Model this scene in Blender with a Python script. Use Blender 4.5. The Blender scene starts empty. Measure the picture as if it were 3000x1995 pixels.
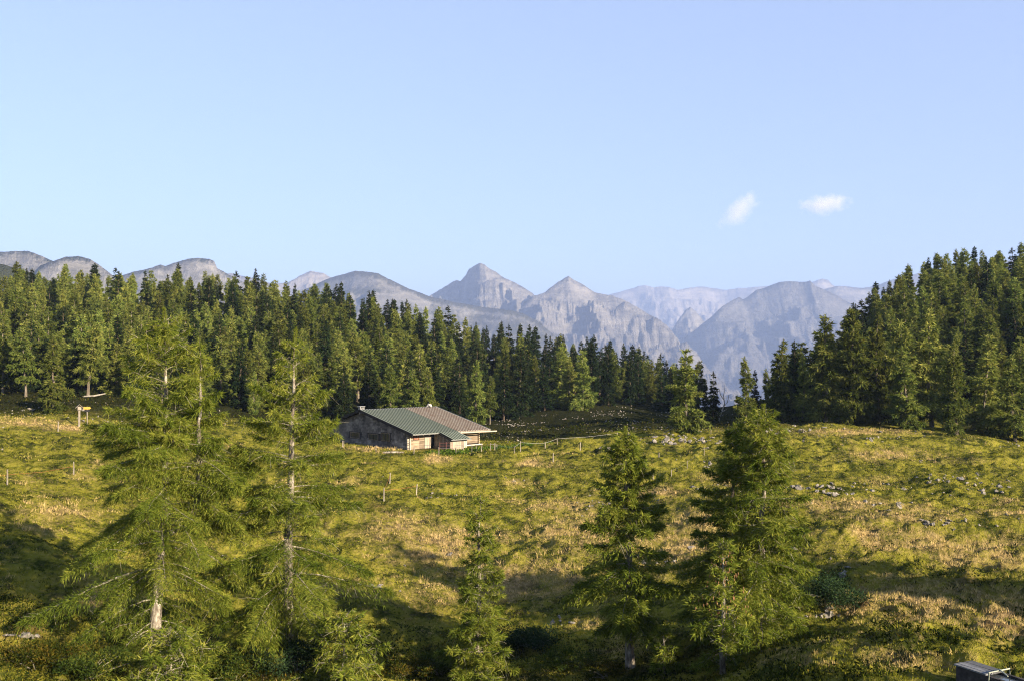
import bpy, math, random
import numpy as np
from mathutils import Vector, Matrix

# ------------------------------------------------------------------ camera, light, exposure
SC = bpy.context.scene
COL = SC.collection
F_PX = 2917.0                       # focal length in pixels of the 3000 px wide photograph
PITCH = math.atan(62.5 / F_PX)
cam_d = bpy.data.cameras.new('camera')
cam_d.sensor_width = 36.0
cam_d.lens = 36.0 * F_PX / 3000.0
cam_d.clip_start = 0.2
cam_d.clip_end = 60000
cam = bpy.data.objects.new('camera', cam_d)
COL.objects.link(cam)
cam.location = (0, 0, 0)
cam.rotation_euler = (math.radians(90) + PITCH, 0, 0)
SC.camera = cam

SUN_EL = 18.0
SUN_AZ = 41.0                       # degrees behind the pure right-hand direction
sd = Vector((math.cos(math.radians(SUN_EL)) * math.cos(math.radians(SUN_AZ)),
             -math.cos(math.radians(SUN_EL)) * math.sin(math.radians(SUN_AZ)),
             math.sin(math.radians(SUN_EL))))
world = bpy.data.worlds.new('World')
SC.world = world
world.use_nodes = True
wn = world.node_tree
bg = wn.nodes['Background']
sky = wn.nodes.new('ShaderNodeTexSky')
sky.sky_type = 'NISHITA'
sky.sun_disc = False
sky.sun_elevation = math.radians(SUN_EL)
sky.sun_rotation = math.atan2(sd.x, sd.y)
sky.altitude = 1500
sky.air_density = 1.0
sky.dust_density = 0.6
sky.ozone_density = 1.6
smx = wn.nodes.new('ShaderNodeMix'); smx.data_type = 'RGBA'
smx.inputs[0].default_value = 0.5
smx.inputs[7].default_value = (2.5, 3.0, 4.6, 1)       # flat pale blue mixed into the sky to even it out
wn.links.new(sky.outputs[0], smx.inputs[6]); wn.links.new(smx.outputs[2], bg.inputs['Color'])
bg.inputs['Strength'].default_value = 0.053
sun_d = bpy.data.lights.new('sun', 'SUN')
sun_d.energy = 5.0
sun_d.angle = math.radians(0.5)
sun_d.color = (1.0, 0.82, 0.60)
sun = bpy.data.objects.new('sun', sun_d)
COL.objects.link(sun)
sun.rotation_euler = sd.to_track_quat('Z', 'Y').to_euler()
SC.view_settings.view_transform = 'Standard'
SC.view_settings.look = 'None'
SC.view_settings.exposure = 2.2
SC.view_settings.gamma = 1.0
SC.view_settings.use_curve_mapping = False
SC.cycles.use_denoising = True
SC.cycles.denoising_prefilter = 'NONE'
SC.cycles.filter_width = 1.1
SC.cycles.sample_clamp_indirect = 4.0
SC.cycles.max_bounces = 5
SC.cycles.diffuse_bounces = 2
SC.cycles.transmission_bounces = 3
SC.cycles.volume_bounces = 2
SC.cycles.transparent_max_bounces = 6
HAZE_DENSITY = 9e-5

# ------------------------------------------------------------------ numeric helpers
rng = np.random.default_rng(11)
random.seed(5)
_perm = np.random.default_rng(3).permutation(4096).astype(np.int64)
_gang = np.random.default_rng(4).random(4096) * 2 * math.pi
_gx, _gy = np.cos(_gang), np.sin(_gang)

def perlin(x, y, seed=0):
    x = np.asarray(x, float) + seed * 17.31
    y = np.asarray(y, float) - seed * 9.77
    xi = np.floor(x).astype(np.int64); yi = np.floor(y).astype(np.int64)
    xf = x - xi; yf = y - yi
    u = xf * xf * xf * (xf * (xf * 6 - 15) + 10); v = yf * yf * yf * (yf * (yf * 6 - 15) + 10)
    def g(ix, iy, dx, dy):
        h = _perm[(_perm[ix & 4095] + iy) & 4095]
        return _gx[h] * dx + _gy[h] * dy
    a = g(xi, yi, xf, yf); b = g(xi + 1, yi, xf - 1, yf)
    c = g(xi, yi + 1, xf, yf - 1); d = g(xi + 1, yi + 1, xf - 1, yf - 1)
    return ((a + (b - a) * u) * (1 - v) + (c + (d - c) * u) * v) * 1.5

def fbm(x, y, octv=4, seed=0, gain=0.5, lac=2.03):
    x = np.asarray(x, float); y = np.asarray(y, float)
    s = 0; a = 1.0; f = 1.0; n = 0
    for k in range(octv):
        s = s + a * perlin(x * f, y * f, seed + k * 7); n += a
        a *= gain; f *= lac
    return s / n

def ridged(x, y, octv=5, seed=0, gain=0.52, lac=2.1):
    x = np.asarray(x, float); y = np.asarray(y, float)
    s = 0; a = 1.0; f = 1.0; n = 0; w = 1.0
    for k in range(octv):
        r = 1 - np.abs(perlin(x * f, y * f, seed + k * 5)); r = r * r
        s = s + a * r * w; n += a
        w = np.clip(r * 1.3, 0, 1); a *= gain; f *= lac
    return s / n

def smooth(a, b, x):
    t = np.clip((x - a) / (b - a), 0, 1)
    return t * t * (3 - 2 * t)

def ray(px, py):
    cx = (px - 1500.0); cy = -(py - 997.5)
    c, s = math.cos(PITCH), math.sin(PITCH)
    # camera looks along +Y, tilted up by PITCH
    return np.array([cx, F_PX * c - cy * s, F_PX * s + cy * c])

def at(px, py, depth):
    r = ray(px, py)
    return r * (depth / r[1])

# ------------------------------------------------------------------ the terrain function
CTRL = [
 # front bank and dip
 (0,1995,34),(0,1900,39),(0,1750,47),(0,1600,56),(0,1500,64),(20,1420,72),(0,1330,92),(0,1262,112),(0,1215,128),
 (400,1995,38),(400,1900,44),(400,1700,57),(400,1500,73),(400,1350,97),(400,1265,118),(400,1225,133),
 (900,1995,42),(900,1900,49),(900,1740,62),(900,1560,76),(900,1420,95),(900,1340,112),(900,1300,126),
 (1400,1995,44),(1400,1900,53),(1400,1800,62),(1400,1620,75),(1400,1480,88),(1400,1390,102),(1400,1335,116),(1400,1306,128),
 (1100,1470,84),(1200,1322,120),(1050,1312,127),(1300,1320,122),
 (1900,1995,42),(1900,1900,49),(1900,1750,60),(1900,1600,72),(1900,1470,86),(1900,1380,101),(1900,1320,117),(1900,1282,131),
 (2400,1990,31),(2400,1935,35),(2400,1860,42),(2400,1700,54),(2400,1560,68),(2400,1430,86),(2400,1340,106),(2400,1280,124),(2400,1248,136),
 (2800,1985,27.5),(2800,1925,30.5),(2800,1880,36),(2800,1800,43),(2800,1700,51),(2800,1600,62),(2800,1480,79),(2800,1370,101),(2800,1300,124),(2800,1264,138),
 (3000,2020,26),(3000,1945,30),
 # behind the crest: hidden dip, rocky valley slope, forest hills
 (1400,1292,145),(1400,1262,170),(1400,1215,205),(1400,1135,245),(1400,1070,290),(1400,1050,340),
 (1700,1272,145),(1700,1240,175),(1700,1188,215),(1700,1130,260),(1700,1105,310),
 (1950,1262,145),(1950,1232,180),(1950,1202,230),(1950,1175,290),(1700,1150,400),(1950,1190,400),
 (2180,1240,152),(2180,1222,180),(2180,1212,240),(2180,1208,320),
 (2350,1232,155),(2350,1215,185),(2350,1195,235),(2350,1180,300),
 (2480,1222,155),(2480,1140,190),(2480,1060,235),(2480,1035,290),
 (2620,1215,155),(2620,1090,185),(2620,965,220),(2620,905,270),
 (2800,1238,152),(2800,1060,182),(2800,930,220),(2800,862,270),(2800,850,330),
 (3000,1250,150),(3000,1030,182),(3000,900,225),(3000,845,280),(3000,835,340),
 (0,1165,150),(0,1050,200),(0,935,255),(0,900,320),(300,1170,150),(300,1050,200),(300,945,255),(300,905,320),
 (600,1195,150),(600,1075,200),(600,955,255),(600,920,320),
 (900,1215,160),(900,1105,205),(900,985,260),(900,945,320),
 (1150,1245,155),(1150,1150,205),(1150,1020,260),(1150,1000,320),
]
DIRECT = [
 (0,3,-2.0),(3,3,-2.0),(-3,3,-2.0),(0,10,-4.4),(5,10,-4.4),(-6,10,-4.6),(0,20,-8.0),(8,22,-8.0),(-8,20,-8.2),
 (0,30,-11.6),(-10,30,-11.5),(6,33,-12.0),(-6,38,-13.6),
 (22,22,-8.0),(45,45,-9.0),(60,30,-7.0),(80,60,-6.5),(100,100,-3.0),(150,150,15),(-40,40,-8.5),(-80,60,-6.5),(-100,100,-4),(-150,150,2),
 (40,10,-5),(-40,10,-5),(150,20,0),(-150,20,-2),(300,60,10),(-300,60,0),
 (300,300,22),(-300,300,14),
]
_cp = [at(*c) for c in CTRL] + [np.array(c, float) for c in DIRECT]
for s_ in np.linspace(-0.95, 0.95, 9):                 # everything beyond the hills falls to the valley
    for r_, z_ in ((620, -45), (1200, -160), (3000, -420), (8000, -520)):
        _cp.append(np.array([r_ * s_, r_ * math.sqrt(1 - s_ * s_), z_ * (1.0 if r_ > 700 else (0.4 if abs(s_) > 0.25 else 1))]))
_cp = np.array(_cp)
def _q(X, Y):
    r = np.sqrt(X * X + Y * Y) + 1e-6
    return np.stack([X / r * 2.4, np.log(r + 1.0)], -1), r
_cq, _cr = _q(_cp[:, 0], _cp[:, 1])
_cv = _cp[:, 2] / _cr
def _phi(d2):
    return 0.5 * d2 * np.log(d2 + 1e-12)
_n = len(_cq)
_A = _phi(((_cq[:, None] - _cq[None]) ** 2).sum(-1)) + np.eye(_n) * 2e-3
_P = np.concatenate([np.ones((_n, 1)), _cq], 1)
_M = np.block([[_A, _P], [_P.T, np.zeros((3, 3))]])
_W = np.linalg.solve(_M, np.concatenate([_cv, np.zeros(3)]))

def base_h(X, Y):
    X = np.atleast_1d(np.asarray(X, float)); Y = np.atleast_1d(np.asarray(Y, float))
    q, r = _q(X, Y)
    out = np.empty(len(X))
    for i in range(0, len(X), 40000):
        qq = q[i:i + 40000]
        d2 = ((qq[:, None] - _cq[None]) ** 2).sum(-1)
        out[i:i + 40000] = _phi(d2) @ _W[:_n] + _W[_n] + qq @ _W[_n + 1:]
    return np.clip(out, -0.75, 0.35) * r

HUT = at(1199.6, 1321, 121.4)                          # the near corner of the hut
HUT[2] = -10.75
ca, sa = math.cos(math.radians(45)), math.sin(math.radians(45))
def hut_local(X, Y):
    dx, dy = X - HUT[0], Y - HUT[1]
    return dx * ca + dy * sa, -dx * sa + dy * ca

TROUGH = at(2826, 1941, 28.0)
def height(X, Y):
    X = np.atleast_1d(np.asarray(X, float)); Y = np.atleast_1d(np.asarray(Y, float))
    z = base_h(X, Y)
    r = np.sqrt(X * X + Y * Y)
    nearf = smooth(8, 30, r) * (1 - smooth(500, 900, r))
    # hummocks, terraces trodden by cattle, tussocks
    wx = X + 3 * fbm(X / 15, Y / 15, 2, 31); wy = Y + 3 * fbm(X / 15, Y / 15, 2, 37)
    z = z + nearf * (1.25 * fbm(wx / 17, wy / 11, 3, 1) + 0.62 * fbm(wx / 5.6, wy / 3.6, 3, 9)) * (1 - 0.45 * smooth(150, 250, r))
    rt = smooth(3, 12, X) * smooth(48, 60, Y) * (1 - smooth(122, 136, Y))
    z = z + rt * 1.9 * fbm(wx / 26, wy / 6.5, 3, 66)
    steep = 0.25 + 0.75 * smooth(-0.2, 0.5, fbm(X / 30, Y / 30, 2, 77) + 0.25 * smooth(5, 30, X) * (1 - smooth(60, 90, Y)))
    tus = ridged(wx / 2.6, wy / 1.5, 2, 21)
    z = z + nearf * (1 - smooth(150, 260, r)) * steep * (0.62 * (tus - 0.5)) + nearf * (1 - smooth(110, 190, r)) * 0.30 * (ridged(X / 1.25 + 0.4 * tus, Y / 0.8, 2, 27) - 0.5)
    # rocky knolls of the crest and valley slope
    knoll = np.exp(-(((X - 9.5) / 9) ** 2 + ((Y - 118) / 6) ** 2))
    z = z + 0.9 * knoll * (0.5 + fbm(X / 3.0, Y / 2.0, 3, 55))
    far = smooth(250, 900, r)
    z = z + far * 22 * fbm(X / 260, Y / 260, 4, 90) * smooth(500, 2500, r)
    # level pad under the hut
    lx, ly = hut_local(X, Y)
    dx = np.maximum(np.maximum(-1.5 - lx, lx - 13.5), 0); dy = np.maximum(np.maximum(-4.5 - ly, ly - 18.5), 0)
    k = 1 - smooth(0.0, 6.0, np.sqrt(dx * dx + dy * dy))
    pad = HUT[2] + 0.05 - 0.05 * fbm(X / 2, Y / 2, 2, 3) + 0.02 * ly
    z = z * (1 - k) + pad * k
    # ground at the trough
    d = np.sqrt((X - 13.6) ** 2 + (Y - 26.6) ** 2)
    k = 1 - smooth(1.6, 3.6, d)
    z = z * (1 - k) + (TROUGH[2] - 0.62) * k
    return z

def h1(x, y):
    return float(height([x], [y])[0])

_rr = np.concatenate([np.geomspace(20, 420, 900)])
def hit(px, py, rmin=20, rmax=420):
    r = ray(px, py); r = r / math.hypot(r[0], r[1])
    rr = _rr[(_rr >= rmin) & (_rr <= rmax)]
    gz = height(rr * r[0], rr * r[1]); rz = rr * r[2]
    below = np.where(rz < gz)[0]
    i = below[0] if len(below) else int(np.argmin((rz - gz) / rr))
    return np.array([rr[i] * r[0], rr[i] * r[1], gz[i]])

def to_px(X, Y, Z):
    c, s = math.cos(PITCH), math.sin(PITCH)
    fw = Y * c + Z * s; up = -Y * s + Z * c
    return 1500 + F_PX * X / fw, 997.5 - F_PX * up / fw

# ------------------------------------------------------------------ object helpers
def np_mesh(name, V, F, mats=None, tint=None, smooth_=False, mat_idx=None, extra=None):
    V = np.asarray(V, np.float32); F = np.asarray(F, np.int32)
    me = bpy.data.meshes.new(name)
    me.vertices.add(len(V)); me.vertices.foreach_set('co', V.ravel())
    k = F.shape[1]
    me.loops.add(F.size); me.loops.foreach_set('vertex_index', F.ravel())
    me.polygons.add(len(F))
    me.polygons.foreach_set('loop_start', np.arange(0, F.size, k, dtype=np.int32))
    if smooth_:
        me.polygons.foreach_set('use_smooth', np.ones(len(F), bool))
    if mat_idx is not None:
        me.polygons.foreach_set('material_index', np.asarray(mat_idx, np.int32))
    for m in (mats or []):
        me.materials.append(m)
    def attr(nm, arr):
        a = me.attributes.new(nm, 'FLOAT', 'POINT'); a.data.foreach_set('value', np.asarray(arr, np.float32))
    if tint is not None: attr('tint', tint)
    for nm, arr in (extra or {}).items(): attr(nm, arr)
    me.update(calc_edges=True)
    return me

def link(name, data, parent=None, loc=None, rot=None, scale=None, label=None, cat=None, group=None, kind=None):
    o = bpy.data.objects.new(name, data)
    COL.objects.link(o)
    if parent is not None: o.parent = parent
    if loc is not None: o.location = loc
    if rot is not None: o.rotation_euler = rot
    if scale is not None: o.scale = scale
    if label: o['label'] = label
    if cat: o['category'] = cat
    if group: o['group'] = group
    if kind: o['kind'] = kind
    return o

class MB:
    """collects boxes, tubes and sheets into one mesh"""
    def __init__(s): s.v = []; s.f = []
    def quadbox(s, P):                     # 8 corners: bottom 4, top 4
        b = len(s.v); s.v += [tuple(p) for p in P]
        s.f += [(b, b+3, b+2, b+1), (b+4, b+5, b+6, b+7), (b, b+1, b+5, b+4), (b+1, b+2, b+6, b+5), (b+2, b+3, b+7, b+6), (b+3, b, b+4, b+7)]
        return s
    def box(s, x0, x1, y0, y1, z0, z1):
        return s.quadbox([(x0,y0,z0),(x1,y0,z0),(x1,y1,z0),(x0,y1,z0),(x0,y0,z1),(x1,y0,z1),(x1,y1,z1),(x0,y1,z1)])
    def tube(s, pts, rad, n=6, cap=True):
        pts = [Vector(p) for p in pts]; b0 = len(s.v)
        if not hasattr(rad, '__len__'): rad = [rad] * len(pts)
        for i, p in enumerate(pts):
            t = (pts[min(i+1, len(pts)-1)] - pts[max(i-1, 0)]).normalized()
            a = Vector((0, 0, 1)) if abs(t.z) < 0.9 else Vector((1, 0, 0))
            u = t.cross(a).normalized(); w = t.cross(u)
            for k in range(n):
                an = 2 * math.pi * k / n
                s.v.append(tuple(p + (u * math.cos(an) + w * math.sin(an)) * rad[i]))
        for i in range(len(pts) - 1):
            for k in range(n):
                a = b0 + i*n + k; c = b0 + i*n + (k+1) % n
                s.f.append((a, c, c + n, a + n))
        if cap:
            s.f.append(tuple(b0 + k for k in range(n))); e = b0 + (len(pts)-1)*n
            s.f.append(tuple(e + n - 1 - k for k in range(n)))
        return s
    def mesh(s, name, mat, smooth_=False):
        me = bpy.data.meshes.new(name); me.from_pydata(s.v, [], s.f); me.materials.append(mat)
        if smooth_:
            for p in me.polygons: p.use_smooth = True
        me.update(); return me
    def build(s, name, mat, parent=None, smooth_=False, **k):
        return link(name, s.mesh(name, mat, smooth_), parent, **k)

# ------------------------------------------------------------------ materials
ALB = 0.64
def alb(c): return tuple(x * ALB for x in c[:3])
class NT:
    def __init__(s, name):
        s.m = bpy.data.materials.new(name); s.m.use_nodes = True
        s.t = s.m.node_tree; s.b = s.t.nodes['Principled BSDF']; s.out = s.t.nodes['Material Output']
        s.b.inputs['Roughness'].default_value = 0.9
        s.b.inputs['Specular IOR Level'].default_value = 0.15
    def n(s, typ, **kw):
        nd = s.t.nodes.new(typ)
        for k, v in kw.items():
            if hasattr(nd, k) and k not in nd.inputs: setattr(nd, k, v)
            else: nd.inputs[k].default_value = v
        return nd
    def l(s, a, b): s.t.links.new(a, b)
    def coord(s, obj=True, scale=(1,1,1), world_=False):
        if world_: src = s.n('ShaderNodeNewGeometry').outputs['Position']
        else: src = s.n('ShaderNodeTexCoord').outputs['Object']
        mp = s.n('ShaderNodeMapping'); mp.inputs['Scale'].default_value = scale
        s.l(src, mp.inputs['Vector']); return mp.outputs[0]
    def noise(s, vec, scale, detail=4, rough=0.6):
        nd = s.n('ShaderNodeTexNoise'); nd.inputs['Scale'].default_value = scale
        nd.inputs['Detail'].default_value = detail; nd.inputs['Roughness'].default_value = rough
        s.l(vec, nd.inputs['Vector']); return nd.outputs['Fac']
    def ramp(s, fac, stops, mask=False):
        r = s.n('ShaderNodeValToRGB'); e = r.color_ramp.elements
        while len(e) < len(stops): e.new(0.5)
        for el, (p, c) in zip(e, stops):
            el.position = p; el.color = (*(c if mask else alb(c)), 1)
        s.l(fac, r.inputs[0]); return r.outputs[0]
    def mix(s, fac, a, b, mode='MIX'):
        m = s.n('ShaderNodeMix'); m.data_type = 'RGBA'; m.blend_type = mode
        for idx, v in ((0, fac), (6, a), (7, b)):
            if hasattr(v, 'is_output'): s.l(v, m.inputs[idx])
            elif idx == 0: m.inputs[0].default_value = v
            else: m.inputs[idx].default_value = (*alb(v), 1)
        return m.outputs[2]
    def attr(s, name):
        a = s.n('ShaderNodeAttribute'); a.attribute_name = name; return a.outputs['Fac']
    def bump(s, h, strength=0.5, dist=0.1):
        b = s.n('ShaderNodeBump'); b.inputs['Strength'].default_value = strength; b.inputs['Distance'].default_value = dist
        s.l(h, b.inputs['Height']); s.l(b.outputs[0], s.b.inputs['Normal'])
    def color(s, c):
        if hasattr(c, 'is_output'): s.l(c, s.b.inputs['Base Color'])
        else: s.b.inputs['Base Color'].default_value = (*c, 1)
        return s

def leaf_mat(name, dark, mid, light, trans=0.35, objvar=0.0):
    t = NT(name)
    c = t.ramp(t.attr('tint'), [(0.0, dark), (0.5, mid), (1.0, light)])
    if objvar:
        oi = t.n('ShaderNodeObjectInfo')
        hs = t.n('ShaderNodeHueSaturation')
        mr = t.n('ShaderNodeMapRange'); mr.inputs['To Min'].default_value = 1 - objvar; mr.inputs['To Max'].default_value = 1 + objvar
        t.l(oi.outputs['Random'], mr.inputs['Value']); t.l(mr.outputs[0], hs.inputs['Value'])
        mr2 = t.n('ShaderNodeMapRange'); mr2.inputs['To Min'].default_value = 0.485; mr2.inputs['To Max'].default_value = 0.51
        ml = t.n('ShaderNodeMath'); ml.operation = 'MULTIPLY'; ml.inputs[1].default_value = 7.13
        fr = t.n('ShaderNodeMath'); fr.operation = 'FRACT'
        t.l(oi.outputs['Random'], ml.inputs[0]); t.l(ml.outputs[0], fr.inputs[0]); t.l(fr.outputs[0], mr2.inputs['Value'])
        t.l(mr2.outputs[0], hs.inputs['Hue'])
        t.l(c, hs.inputs['Color']); c = hs.outputs[0]
    d = t.n('ShaderNodeBsdfDiffuse'); tr = t.n('ShaderNodeBsdfTranslucent'); mx = t.n('ShaderNodeMixShader')
    t.l(c, d.inputs['Color']); t.l(c, tr.inputs['Color']); mx.inputs[0].default_value = trans
    t.l(d.outputs[0], mx.inputs[1]); t.l(tr.outputs[0], mx.inputs[2]); t.l(mx.outputs[0], t.out.inputs['Surface'])
    return t.m

M = {}
M['larch_near'] = leaf_mat('larch_needles_near', (0.04, 0.08, 0.012), (0.19, 0.25, 0.032), (0.48, 0.48, 0.085), 0.42)
M['larch'] = leaf_mat('larch_needles', (0.03, 0.058, 0.014), (0.16, 0.21, 0.042), (0.38, 0.38, 0.095), 0.38, 0.42)
M['spruce'] = leaf_mat('spruce_needles', (0.010, 0.022, 0.010), (0.024, 0.045, 0.016), (0.065, 0.07, 0.028), 0.2, 0.25)
M['bush'] = leaf_mat('bush_leaves', (0.02, 0.04, 0.01), (0.07, 0.11, 0.02), (0.22, 0.21, 0.03), 0.3)
M['juniper'] = leaf_mat('juniper_needles', (0.012, 0.03, 0.014), (0.03, 0.06, 0.026), (0.09, 0.14, 0.05), 0.2)
M['grass'] = leaf_mat('grass_blades', (0.035, 0.06, 0.010), (0.34, 0.335, 0.034), (0.84, 0.62, 0.29), 0.35)
M['undergrowth'] = leaf_mat('undergrowth_leaves', (0.012, 0.024, 0.006), (0.055, 0.07, 0.011), (0.24, 0.16, 0.025), 0.3)  # leaf colours darkened to deepen the shade of the dip
M['dock'] = leaf_mat('dock_leaves', (0.03, 0.07, 0.012), (0.09, 0.16, 0.022), (0.20, 0.25, 0.035), 0.3)

def bark_mat(name, a, b, c, sc=6):
    t = NT(name); v = t.coord(scale=(1, 1, 0.35))
    f = t.noise(v, sc, 5, 0.7)
    t.color(t.ramp(f, [(0.3, a), (0.5, b), (0.68, c)])); t.bump(f, 0.8, 0.05)
    return t.m
M['bark'] = bark_mat('larch_bark', (0.06, 0.048, 0.04), (0.24, 0.21, 0.165), (0.62, 0.59, 0.50))
M['bark_far'] = bark_mat('forest_bark', (0.10, 0.08, 0.06), (0.20, 0.17, 0.13), (0.34, 0.31, 0.25), 2)
M['bark_dark'] = bark_mat('spruce_bark', (0.05, 0.035, 0.025), (0.10, 0.075, 0.05), (0.2, 0.17, 0.13), 2)
M['twig'] = bark_mat('lichen_twig', (0.08, 0.07, 0.045), (0.26, 0.24, 0.17), (0.5, 0.49, 0.4), 9)
M['deadwood'] = bark_mat('bleached_wood', (0.2, 0.17, 0.13), (0.42, 0.38, 0.31), (0.6, 0.56, 0.48), 4)

def wood_mat(name, a, b, c, scale=(1, 1, 1), sc=5):
    t = NT(name); v = t.coord(scale=scale); f = t.noise(v, sc, 6, 0.7)
    oi = t.n('ShaderNodeObjectInfo')
    hs = t.n('ShaderNodeHueSaturation'); mr = t.n('ShaderNodeMapRange')
    mr.inputs['To Min'].default_value = 0.65; mr.inputs['To Max'].default_value = 1.3
    t.l(oi.outputs['Random'], mr.inputs['Value']); t.l(mr.outputs[0], hs.inputs['Value'])
    t.l(t.ramp(f, [(0.3, a), (0.5, b), (0.7, c)]), hs.inputs['Color'])
    t.color(hs.outputs[0]); t.bump(f, 0.4, 0.02); return t.m
M['shingle'] = wood_mat('grey_shingle', (0.06, 0.056, 0.052), (0.20, 0.18, 0.155), (0.44, 0.40, 0.34), (1, 0.6, 0.9), 1.0)
M['plank'] = wood_mat('weathered_plank', (0.16, 0.11, 0.07), (0.34, 0.27, 0.19), (0.48, 0.40, 0.30), (0.25, 1, 3), 3)
M['pale_plank'] = wood_mat('pale_plank', (0.30, 0.25, 0.19), (0.44, 0.38, 0.30), (0.56, 0.50, 0.42), (3, 1, 0.2), 3)
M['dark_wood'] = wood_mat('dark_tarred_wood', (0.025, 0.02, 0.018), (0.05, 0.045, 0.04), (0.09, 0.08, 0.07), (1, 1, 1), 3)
M['post'] = wood_mat('grey_post_wood', (0.16, 0.135, 0.10), (0.28, 0.25, 0.20), (0.42, 0.38, 0.32), (1, 1, 0.3), 8)
M['shutter'] = wood_mat('red_brown_shutter', (0.16, 0.06, 0.035), (0.25, 0.10, 0.06), (0.34, 0.17, 0.1), (1, 1, 1), 4)
M['trough_wood'] = wood_mat('wet_trough_wood', (0.03, 0.028, 0.027), (0.06, 0.055, 0.052), (0.11, 0.10, 0.095), (1, 1, 1), 4)
M['lid_wood'] = wood_mat('grey_lid_wood', (0.10, 0.105, 0.115), (0.17, 0.18, 0.19), (0.26, 0.27, 0.28), (4, 0.6, 1), 4)
def plain(name, c, rough=0.8, metal=0.0, spec=0.3):
    t = NT(name); v = t.coord(); f = t.noise(v, 4, 4, 0.6)
    t.color(t.mix(f, tuple(x * 0.8 for x in c), tuple(min(1, x * 1.2) for x in c)))
    t.b.inputs['Roughness'].default_value = rough; t.b.inputs['Metallic'].default_value = metal
    t.b.inputs['Specular IOR Level'].default_value = spec; return t.m
M['orange'] = plain('orange_tape', (0.50, 0.17, 0.06))
M['white_rope'] = plain('white_rope', (0.75, 0.74, 0.7))
M['wire'] = plain('galvanised_wire', (0.3, 0.3, 0.3), 0.5, 0.6)
M['red_metal'] = plain('red_painted_pipe', (0.20, 0.06, 0.045), 0.5)
M['pipe'] = plain('pale_green_pipe', (0.42, 0.46, 0.36), 0.5, 0.3)
M['plaster'] = plain('whitewashed_base', (0.62, 0.58, 0.5))
M['chimney'] = plain('pale_sheet_metal', (0.6, 0.6, 0.58), 0.5, 0.2)
M['black'] = plain('dark_opening', (0.012, 0.012, 0.012))
M['yellow'] = plain('yellow_sign_paint', (0.55, 0.36, 0.06), 0.5)
M['sign_black'] = plain('black_sign_paint', (0.02, 0.02, 0.02), 0.5)
M['cone'] = plain('brown_cones', (0.34, 0.19, 0.08))
M['galv'] = plain('grey_roof_trim', (0.28, 0.29, 0.28), 0.5, 0.3)
M['seam'] = plain('shadowed_seam_metal', (0.06, 0.075, 0.06), 0.6)
M['rust_seam'] = plain('shadowed_rusty_seam_metal', (0.12, 0.06, 0.04), 0.7)  # both seam colours darkened to stand for the seams' shaded side
t = NT('window_glass'); t.color((0.02, 0.025, 0.03)); t.b.inputs['Roughness'].default_value = 0.12; t.b.inputs['Specular IOR Level'].default_value = 0.5; M['glass'] = t.m
t = NT('trough_water'); t.color((0.05, 0.06, 0.065)); t.b.inputs['Roughness'].default_value = 0.04; t.b.inputs['Specular IOR Level'].default_value = 0.8
f = t.noise(t.coord(), 9, 2); t.bump(f, 0.12, 0.02); M['water'] = t.m
t = NT('green_metal_roof'); v = t.coord(); f = t.noise(v, 1.2, 5, 0.65); f2 = t.noise(t.coord(scale=(3, 0.3, 1)), 3, 3)
t.color(t.mix(f2, t.ramp(f, [(0.35, (0.19, 0.235, 0.165)), (0.65, (0.27, 0.32, 0.23))]), (0.24, 0.275, 0.215)))
t.b.inputs['Roughness'].default_value = 0.5; t.b.inputs['Specular IOR Level'].default_value = 0.35; M['green_roof'] = t.m
t = NT('rusty_metal_roof'); f = t.noise(t.coord(scale=(1.6, 0.42, 1)), 1.5, 6, 0.72)
f3 = t.noise(t.coord(scale=(5, 0.4, 1)), 2, 3)
t.color(t.mix(f3, t.ramp(f, [(0.42, (0.52, 0.50, 0.42)), (0.56, (0.40, 0.345, 0.27)), (0.68, (0.24, 0.12, 0.07))]), (0.43, 0.39, 0.32)))
t.b.inputs['Roughness'].default_value = 0.65; M['rust_roof'] = t.m

# limestone, for single rocks
t = NT('limestone'); v = t.coord(world_=True); f = t.noise(v, 2.2, 6, 0.7); f2 = t.noise(v, 7, 4, 0.6)
c = t.ramp(f, [(0.3, (0.10, 0.09, 0.075)), (0.48, (0.27, 0.25, 0.22)), (0.7, (0.42, 0.39, 0.35))])
t.color(t.mix(t.ramp(f2, [(0.5, (0, 0, 0)), (0.75, (1, 1, 1))], True), c, (0.14, 0.14, 0.09))); t.bump(f2, 0.7, 0.08); M['rock'] = t.m

# ground
t = NT('meadow_ground')
P = t.coord(world_=True)
n1 = t.noise(P, 0.09, 5, 0.6); n2 = t.noise(P, 0.55, 6, 0.7); n3 = t.noise(P, 3.2, 5, 0.7)
green = t.ramp(n2, [(0.31, (0.018, 0.025, 0.008)), (0.43, (0.06, 0.075, 0.013)), (0.54, (0.23, 0.225, 0.028)), (0.7, (0.32, 0.28, 0.05))])
straw = t.ramp(n3, [(0.3, (0.16, 0.11, 0.035)), (0.5, (0.33, 0.24, 0.10)), (0.7, (0.50, 0.38, 0.18))])
fa = t.n('ShaderNodeMath'); fa.operation = 'ADD'; t.l(t.attr('straw'), fa.inputs[0])
ra = t.n('ShaderNodeMapRange'); ra.inputs['From Min'].default_value = 0.35; ra.inputs['From Max'].default_value = 0.7
ra.inputs['To Min'].default_value = -0.3; ra.inputs['To Max'].default_value = 0.35
t.l(n3, ra.inputs['Value']); t.l(ra.outputs[0], fa.inputs[1]); fa.use_clamp = True
c = t.mix(fa.outputs[0], green, straw)
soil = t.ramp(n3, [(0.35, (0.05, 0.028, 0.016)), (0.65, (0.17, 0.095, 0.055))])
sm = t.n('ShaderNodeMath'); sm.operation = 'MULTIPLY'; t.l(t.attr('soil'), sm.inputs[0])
r3 = t.ramp(n2, [(0.4, (0.2, 0.2, 0.2)), (0.6, (1, 1, 1))], True); t.l(r3, sm.inputs[1])
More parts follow.
